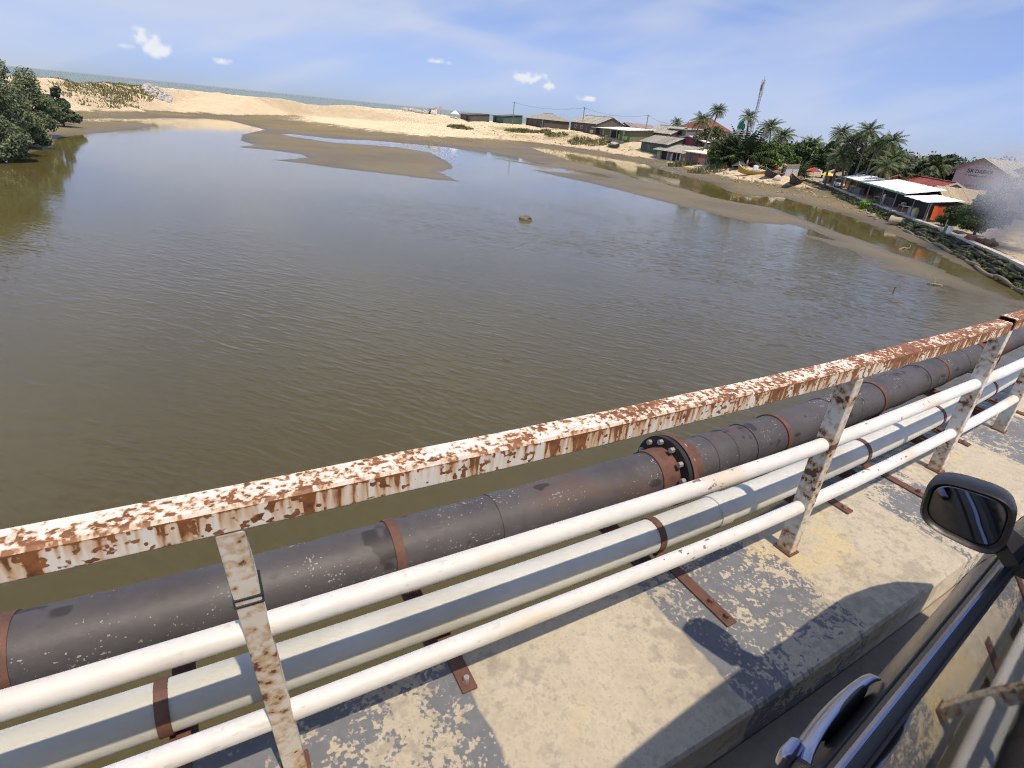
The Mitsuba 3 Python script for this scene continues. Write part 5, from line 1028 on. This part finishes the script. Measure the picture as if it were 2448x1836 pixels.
b0 = gpv(1468, 326); boat(b0, ROW, 6.5, 1.6, 0.9, (0.09, 0.10, 0.095), (0.4, 0.42, 0.4), 'grey fishing boat alone on the sand before the lime green porch', (0.3, 0.33, 0.32), roll=0.10)
k = thing('outboard_motor', 'dark outboard motor tilted at the stern of the lone grey boat', 'outboard motor'); part(k, 'cowl', rbox(b0 - ROW * 3.4 + [0, 0, 1.2], [.5, .45, .6], .08), color=(.03, .03, .03)); part(k, 'shaft', tube([b0 - ROW * 3.4 + [0, 0, 1.0], b0 - ROW * 4.1 + [0, 0, .55]], .08, 6), color=(.05, .05, .05))
for i, (u, v, s_, col, lab) in enumerate([(1872, 414, .9, (.8, .8, .79), 'left white sheet heap in front of the kiosk'), (1888, 424, .8, (.78, .78, .77), 'lower white sheet heap right of the kiosk front'), (1806, 402, .55, (.7, .7, .7), 'white bundle beside the yellow boat'), (1858, 432, .7, (.6, .6, .56), 'grey and white net heap between the two dark boats'), (1838, 398, .6, (.52, .46, .40), 'tan bundle behind the dark boats')]):
    p = gpv(u, v); whole('bundle', lab, 'bundle', rock_mesh(p + [0, 0, s_ * .5], (s_, s_ * .8, s_ * .85), 300 + i, 2), color=col, smooth=True, group='bundles on the sand')
k = thing('shelter', 'low dark tarpaulin shelter on the sand left of the yellow boat', 'shelter'); p = gpv(1762, 394)
part(k, 'tarpaulin', frame(hull([(-2.2, -1.2, .5), (2.2, -1.2, .35), (2.2, 1.4, .9), (-2.2, 1.4, 1.1), (-2.2, -1.2, .44), (2.2, -1.2, .29), (0, .2, 1.35)]), p, eS), color=(0.10, 0.09, 0.07))
for sx, sy, hh in ((-2.1, -1.1, .5), (2.1, -1.1, .35), (2.1, 1.3, .9), (-2.1, 1.3, 1.1)): part(k, 'post', frame(box([sx, sy, hh / 2 - .2], [.08, .08, hh + .3]), p, eS), color=(.2, .16, .1))
# white car by the parasols
k = thing('parked_car', 'small white car parked between the yellow parasol and the market stall', 'car'); p = np.r_[wpt(wt_u(1984), 1.4), BZ + .02]; FC = lambda m_: frame(m_, p, eS)
def cring(x, w, z0, z1): return [[x, -w, z0], [x, -w * 1.02, (z0 + z1) / 2], [x, -w * .94, z1], [x, w * .94, z1], [x, w * 1.02, (z0 + z1) / 2], [x, w, z0]]
part(k, 'body', FC(loft(np.array([cring(-1.95, .62, .40, .70), cring(-1.85, .74, .28, .86), cring(-1.2, .78, .25, .92), cring(.9, .78, .25, .94), cring(1.6, .75, .27, .84), cring(1.95, .62, .38, .66)]))), 'glossy_painted', color=(.78, .78, .78), smooth=30)
part(k, 'cabin', FC(loft(np.array([cring(-1.80, .66, .90, .93), cring(-1.35, .66, .90, 1.40), cring(.05, .66, .90, 1.43), cring(.85, .66, .92, .96)]))), 'glossy_painted', color=(.02, .02, .025), smooth=25)
part(k, 'roof', FC(rbox([-.65, 0, 1.435], [1.45, 1.24, .05], .02)), 'glossy_painted', color=(.78, .78, .78)); 
for x in (-1.25, 1.2):
    for sy in (-.72, .72): wk = part(k, 'wheel', FC(cyl([x, sy, .29], .29, .18, 20, 1)), color=(.02, .02, .02), jit=0); part(wk, 'rim', FC(cyl([x, sy * 1.11, .29], .17, .03, 14, 1)), color=(.4, .4, .4), jit=0)
for sy in (-.5, .5): part(k, 'headlight', FC(rbox([1.9, sy, .62], [.08, .24, .14], .03)), 'glossy_painted', color=(.8, .8, .8), jit=0)
for sy in (-1, 1): part(k, 'pillar', FC(tube([[-.55, sy * .665, .92], [-.55, sy * .63, 1.42]], .035, 6)), color=(.78, .78, .78), jit=0)
# poles, wires, mast, mosque
def pole(u, d, hpx_, lab): 
    b_ = gp(u, d); h_ = px(hpx_, d) + 4; k = thing('power_pole', lab, 'pole', 'power poles'); part(k, 'pole', tube([b_ - [0, 0, .4], b_ + [0, 0, h_]], .13, 7), color=(.22, .2, .18)); part(k, 'crossarm', frame(box([0, 0, h_ - .3], [1.7, .1, .1]), b_, nS), color=(.2, .18, .16)); return b_ + [0, 0, h_ - .2]
tops = [pole(1225, 236, 22, 'power pole at the left end of the house row'), pole(1390, 218, 22, 'power pole behind the second house of the row'), pole(1538, 196, 26, 'power pole behind the dark green house'), pole(1632, 178, 24, 'power pole in front of the red hipped roof')]
for i in range(len(tops) - 1):
    a, b_ = tops[i], tops[i + 1]; t = np.linspace(0, 1, 14)[:, None]; whole('power_line', ['power line from the left pole to the second pole', 'power line between the second and third pole', 'power line from the third pole to the red roof'][i], 'cable', tube(a + (b_ - a) * t - np.array([0, 0, 1.2]) * 4 * t * (1 - t), .025, 4), color=(.05, .05, .05), group='power lines')
k = thing('telecom_mast', 'tall slim lattice telecom mast with antennas above the palms', 'mast'); tp = rowS(1829, 182, 158); b_ = gp(1818, 158); b_[:2] = tp[:2]; hM = tp[2] - b_[2]
for i in range(3):
    a = i * 2.094; part(k, 'leg', tube([b_ + [0.45 * math.cos(a), 0.45 * math.sin(a), -.5], b_ + [.22 * math.cos(a), .22 * math.sin(a), hM * .92]], .07, 5), color=(.36, .36, .37))
br_ = []
for q in np.linspace(0, .9, 26):
    w_ = .45 - .23 * q / .92; z_ = hM * q; z2 = hM * (q + .035)
    for i in range(3):
        a, a2 = i * 2.094, (i + 1) * 2.094; br_ += [tube([b_ + [w_ * math.cos(a), w_ * math.sin(a), z_], b_ + [w_ * math.cos(a2), w_ * math.sin(a2), z2]], .035, 4), tube([b_ + [w_ * math.cos(a), w_ * math.sin(a), z_], b_ + [w_ * math.cos(a2), w_ * math.sin(a2), z_]], .03, 4)]
part(k, 'bracing', cat(br_), color=(.36, .36, .37)); part(k, 'top_rod', tube([b_ + [0, 0, hM * .9], b_ + [0, 0, hM]], .05, 5), color=(.4, .4, .4))
for j_, q in enumerate((.80, .87, .93)):
    for i in range(3): a = i * 2.094 + j_ * .5; part(k, 'antenna', rbox(b_ + [.34 * math.cos(a), .34 * math.sin(a), hM * q], [.18, .18, 1.2], .04), color=(.5, .5, .5), jit=0)
k = thing('mosque_tower', 'white tower with a green onion dome among the palms', 'tower'); dM = 170; c_ = rowS(1773, 292, dM); R_D = px(15, dM) / 2; b_ = gp(1773, dM); b_[:2] = c_[:2]; zt_ = c_[2] - R_D
part(k, 'shaft', loft(np.array([np.c_[w_ * np.cos(np.linspace(0, 2 * np.pi, 8, endpoint=False) + .39), w_ * np.sin(np.linspace(0, 2 * np.pi, 8, endpoint=False) + .39), np.full(8, z_)] for w_, z_ in ((1.1, -1), (.95, zt_ - b_[2] - .8), (1.25, zt_ - b_[2] - .6), (1.25, zt_ - b_[2] - .3), (.9, zt_ - b_[2] - .2), (.9, zt_ - b_[2] + .1))]) + b_), color=(.72, .73, .71))
prof = [(0.85, 0), (1.0, .45), (.95, .9), (.7, 1.35), (.35, 1.7), (.08, 2.0), (.03, 2.4)]
part(k, 'dome', loft(np.array([np.c_[w_ * R_D * np.cos(np.linspace(0, 2 * np.pi, 24, endpoint=False)), w_ * R_D * np.sin(np.linspace(0, 2 * np.pi, 24, endpoint=False)), np.full(24, z_ * R_D)] for w_, z_ in prof]) + np.array([b_[0], b_[1], zt_])), 'glossy_painted', color=(.05, .26, .15), smooth=40)
# far end of the sand
house(off(1028, 258, float(zt(*off(1028, 258, 3.)[:2]))), ROW, 4.0, 2.4, 2.0, 0.5, (.3, .29, .27), (.74, .74, .73), 'tiny white hut at the far left end of the sand', name='hut', roof='shed', cat_='hut', seed=31, openings=[('dark', 1.2, .9, .8, 1.4, None)])
k = thing('tent', 'small white pointed tent on the far sand', 'tent'); p = off(1087, 258, 3.0); p[2] = float(zt(p[0], p[1])); part(k, 'canopy', hull([p + q for q in np.array([(-1.7, -1.7, 1.7), (1.7, -1.7, 1.7), (1.7, 1.7, 1.7), (-1.7, 1.7, 1.7), (0, 0, 3.1)])]), color=(.8, .8, .79), jit=0)
for sx in (-1.6, 1.6):
    for sy in (-1.6, 1.6): part(k, 'pole', box(p + [sx, sy, .8], [.1, .1, 1.8]), color=(.4, .4, .4))
k = thing('beach_sign', 'small pink board on a post at the far end of the sand', 'sign'); p = off(1052, 258, 3.); p[2] = float(zt(p[0], p[1])); part(k, 'board', rbox(p + [0, 0, 2.6], [1.1, .12, 1.6], .05), color=(.62, .40, .36)); part(k, 'post', box(p + [0, 0, .9], [.15, .15, 1.9]), color=(.3, .25, .2))
# driftwood, stakes and stones on the mud
r = np.random.default_rng(44)
for i, (u, v, L, lab) in enumerate([(2000, 470, 3.2, 'bleached driftwood branch at the foot of the river wall'), (2020, 476, 2.4, 'second driftwood branch, right of the bleached one'), (1736, 384, 3.0, 'dark plank lying on the sand left of the shelter'), (2232, 684, .9, 'thin dark stick on the wet mud near the right edge'), (2160, 600, 1.6, 'pale branch on the mud below the river wall')]):
    p = gpv(u, v); a = r.uniform(0, 3.1); d = np.array([math.cos(a), math.sin(a), .05]) * L / 2; k = thing('driftwood', lab, 'driftwood', 'driftwood on the shore'); part(k, 'stem', limb(p - d + [0, 0, .1], p + d + [0, 0, .12], .09, .04, i), color=(.28, .23, .16)); part(k, 'branch', limb(p + [0, 0, .1], p + d * .5 + [.3, .2, .5], .05, .02, i + 9), color=(.28, .23, .16))
for i, (u, v, h_, lab) in enumerate([(1922, 456, 1.5, 'wooden stake in the sand in front of the largest dark boat'), (1762, 428, 1.2, 'wooden stake left of the boats at the sand edge'), (2128, 712, .7, 'thin stake standing in the shallow water at right')]):
    p = gpv(u, v); whole('stake', lab, 'stake', tube([p - [0, 0, .4], p + [.08, 0, h_]], .045, 6), color=(.2, .16, .11), group='stakes on the shore')
ms = []
for i in range(420):
    u = r.uniform(1080, 2100); v = np.interp(u, [1080, 1225, 1334, 1508, 1621, 1734, 1818, 1970, 2100], [272, 298, 312, 345, 382, 408, 440, 470, 522]) + r.normal(0, 7); p = gpv(u, v); s_ = r.uniform(.05, .22) * (1.6 if r.random() < .1 else 1); ms.append(rock_mesh(p + [0, 0, s_ * .2], (s_ * 1.3, s_, s_ * .7), i, 1))
whole('shore_stones', 'stones and litter strewn along the tide line of the far bank', 'stones', cat(ms), color=(.30, .26, .20), kind='stuff', jit=0.4)
# smouldering heap and its smoke
k = thing('burning_heap', 'reddish heap of smouldering leaves on the bank under the smoke', 'heap'); hp_ = np.r_[wpt(wt_u(2318), 0.9), BZ]
part(k, 'heap', cat([rock_mesh(hp_ + [r.normal(0, .5), r.normal(0, .5), r.uniform(0, .2)], r.uniform(.16, .34, 3), i, 1) for i in range(26)]), color=(.22, .12, .075), jit=.2)
SB = np.array([12.0, 12.0, 8.5]); SC0 = hp_ + nS * 2.4 + [0, 0, SB[2] / 2 - .1]
gz, gy_, gx_ = np.meshgrid(np.linspace(0, 1, 40), np.linspace(-1, 1, 56), np.linspace(-1, 1, 56), indexing='ij')
wx, wy, wz = gx_ * SB[0] / 2, gy_ * SB[1] / 2, gz * SB[2]; lx = wx * eS[0] + wy * eS[1]; ly = wx * nS[0] + wy * nS[1] + 1.9
den = 0
for (ax, ay, gr, st, sp_) in ((-0.2, -0.1, 0.42, 1.6, .30), (2.2, 1.3, .36, 1.1, .40)):
    cxx = ax + 0.1 * wz + .4 * np.sin(wz * 1.1 + ax); cyy = ay + 0.20 * wz + .3 * np.sin(wz * 1.4); rad = .30 + gr * wz; q = ((lx - cxx) ** 2 + (ly - cyy) ** 2) / rad ** 2; den = den + st * np.exp(-q * 1.3) / (0.45 + sp_ * wz)
fb = meshkit.fbm(np.stack([wx * .55, wy * .55, wz * .45 + 2], -1), 3, 6); den = den * np.clip((fb - .33) * 3.4, 0, 1.5)
edge = np.clip((1 - np.maximum(np.abs(gx_), np.abs(gy_))) * 6, 0, 1) * np.clip((1 - gz) * 4, 0, 1); den = np.clip(gaussian_filter(den * edge, 1.8) * 1.6, 0, 0.75).astype(np.float32)
scene['smoke'] = {'type': 'cube', 'to_world': T().translate(SC0.tolist()).scale((SB / 2).tolist()), 'bsdf': {'type': 'null'},
                  'interior': {'type': 'heterogeneous', 'albedo': {'type': 'constvolume', 'value': {'type': 'rgb', 'value': [0.80, 0.82, 0.85]}}, 'scale': 1.0,
                               'sigma_t': {'type': 'gridvolume', 'grid': mi.VolumeGrid(den[..., None]), 'filter_type': 'trilinear', 'to_world': T().translate((SC0 - SB / 2).tolist()).scale(SB.tolist())}}}
labels['smoke'] = {'label': 'thin white smoke drifting up from the smouldering heap', 'category': 'smoke', 'kind': 'stuff'}
# far woodland that closes the view inland
r = np.random.default_rng(91); cs = []
for u in np.linspace(1690, 2520, 46):
    p = off(u, r.uniform(205, 260), 1.5); cs.append(p + [0, 0, r.uniform(3.0, 5.0)])
m, c = leaves(cs, np.c_[r.uniform(4, 8, len(cs)), r.uniform(4, 8, len(cs)), r.uniform(3.0, 4.6, len(cs))], 14000, 0.5, 92, (0.05, 0.068, 0.042))
whole('woodland', 'far belt of trees closing the skyline behind the village', 'trees', m, 'leafy', c, kind='stuff')
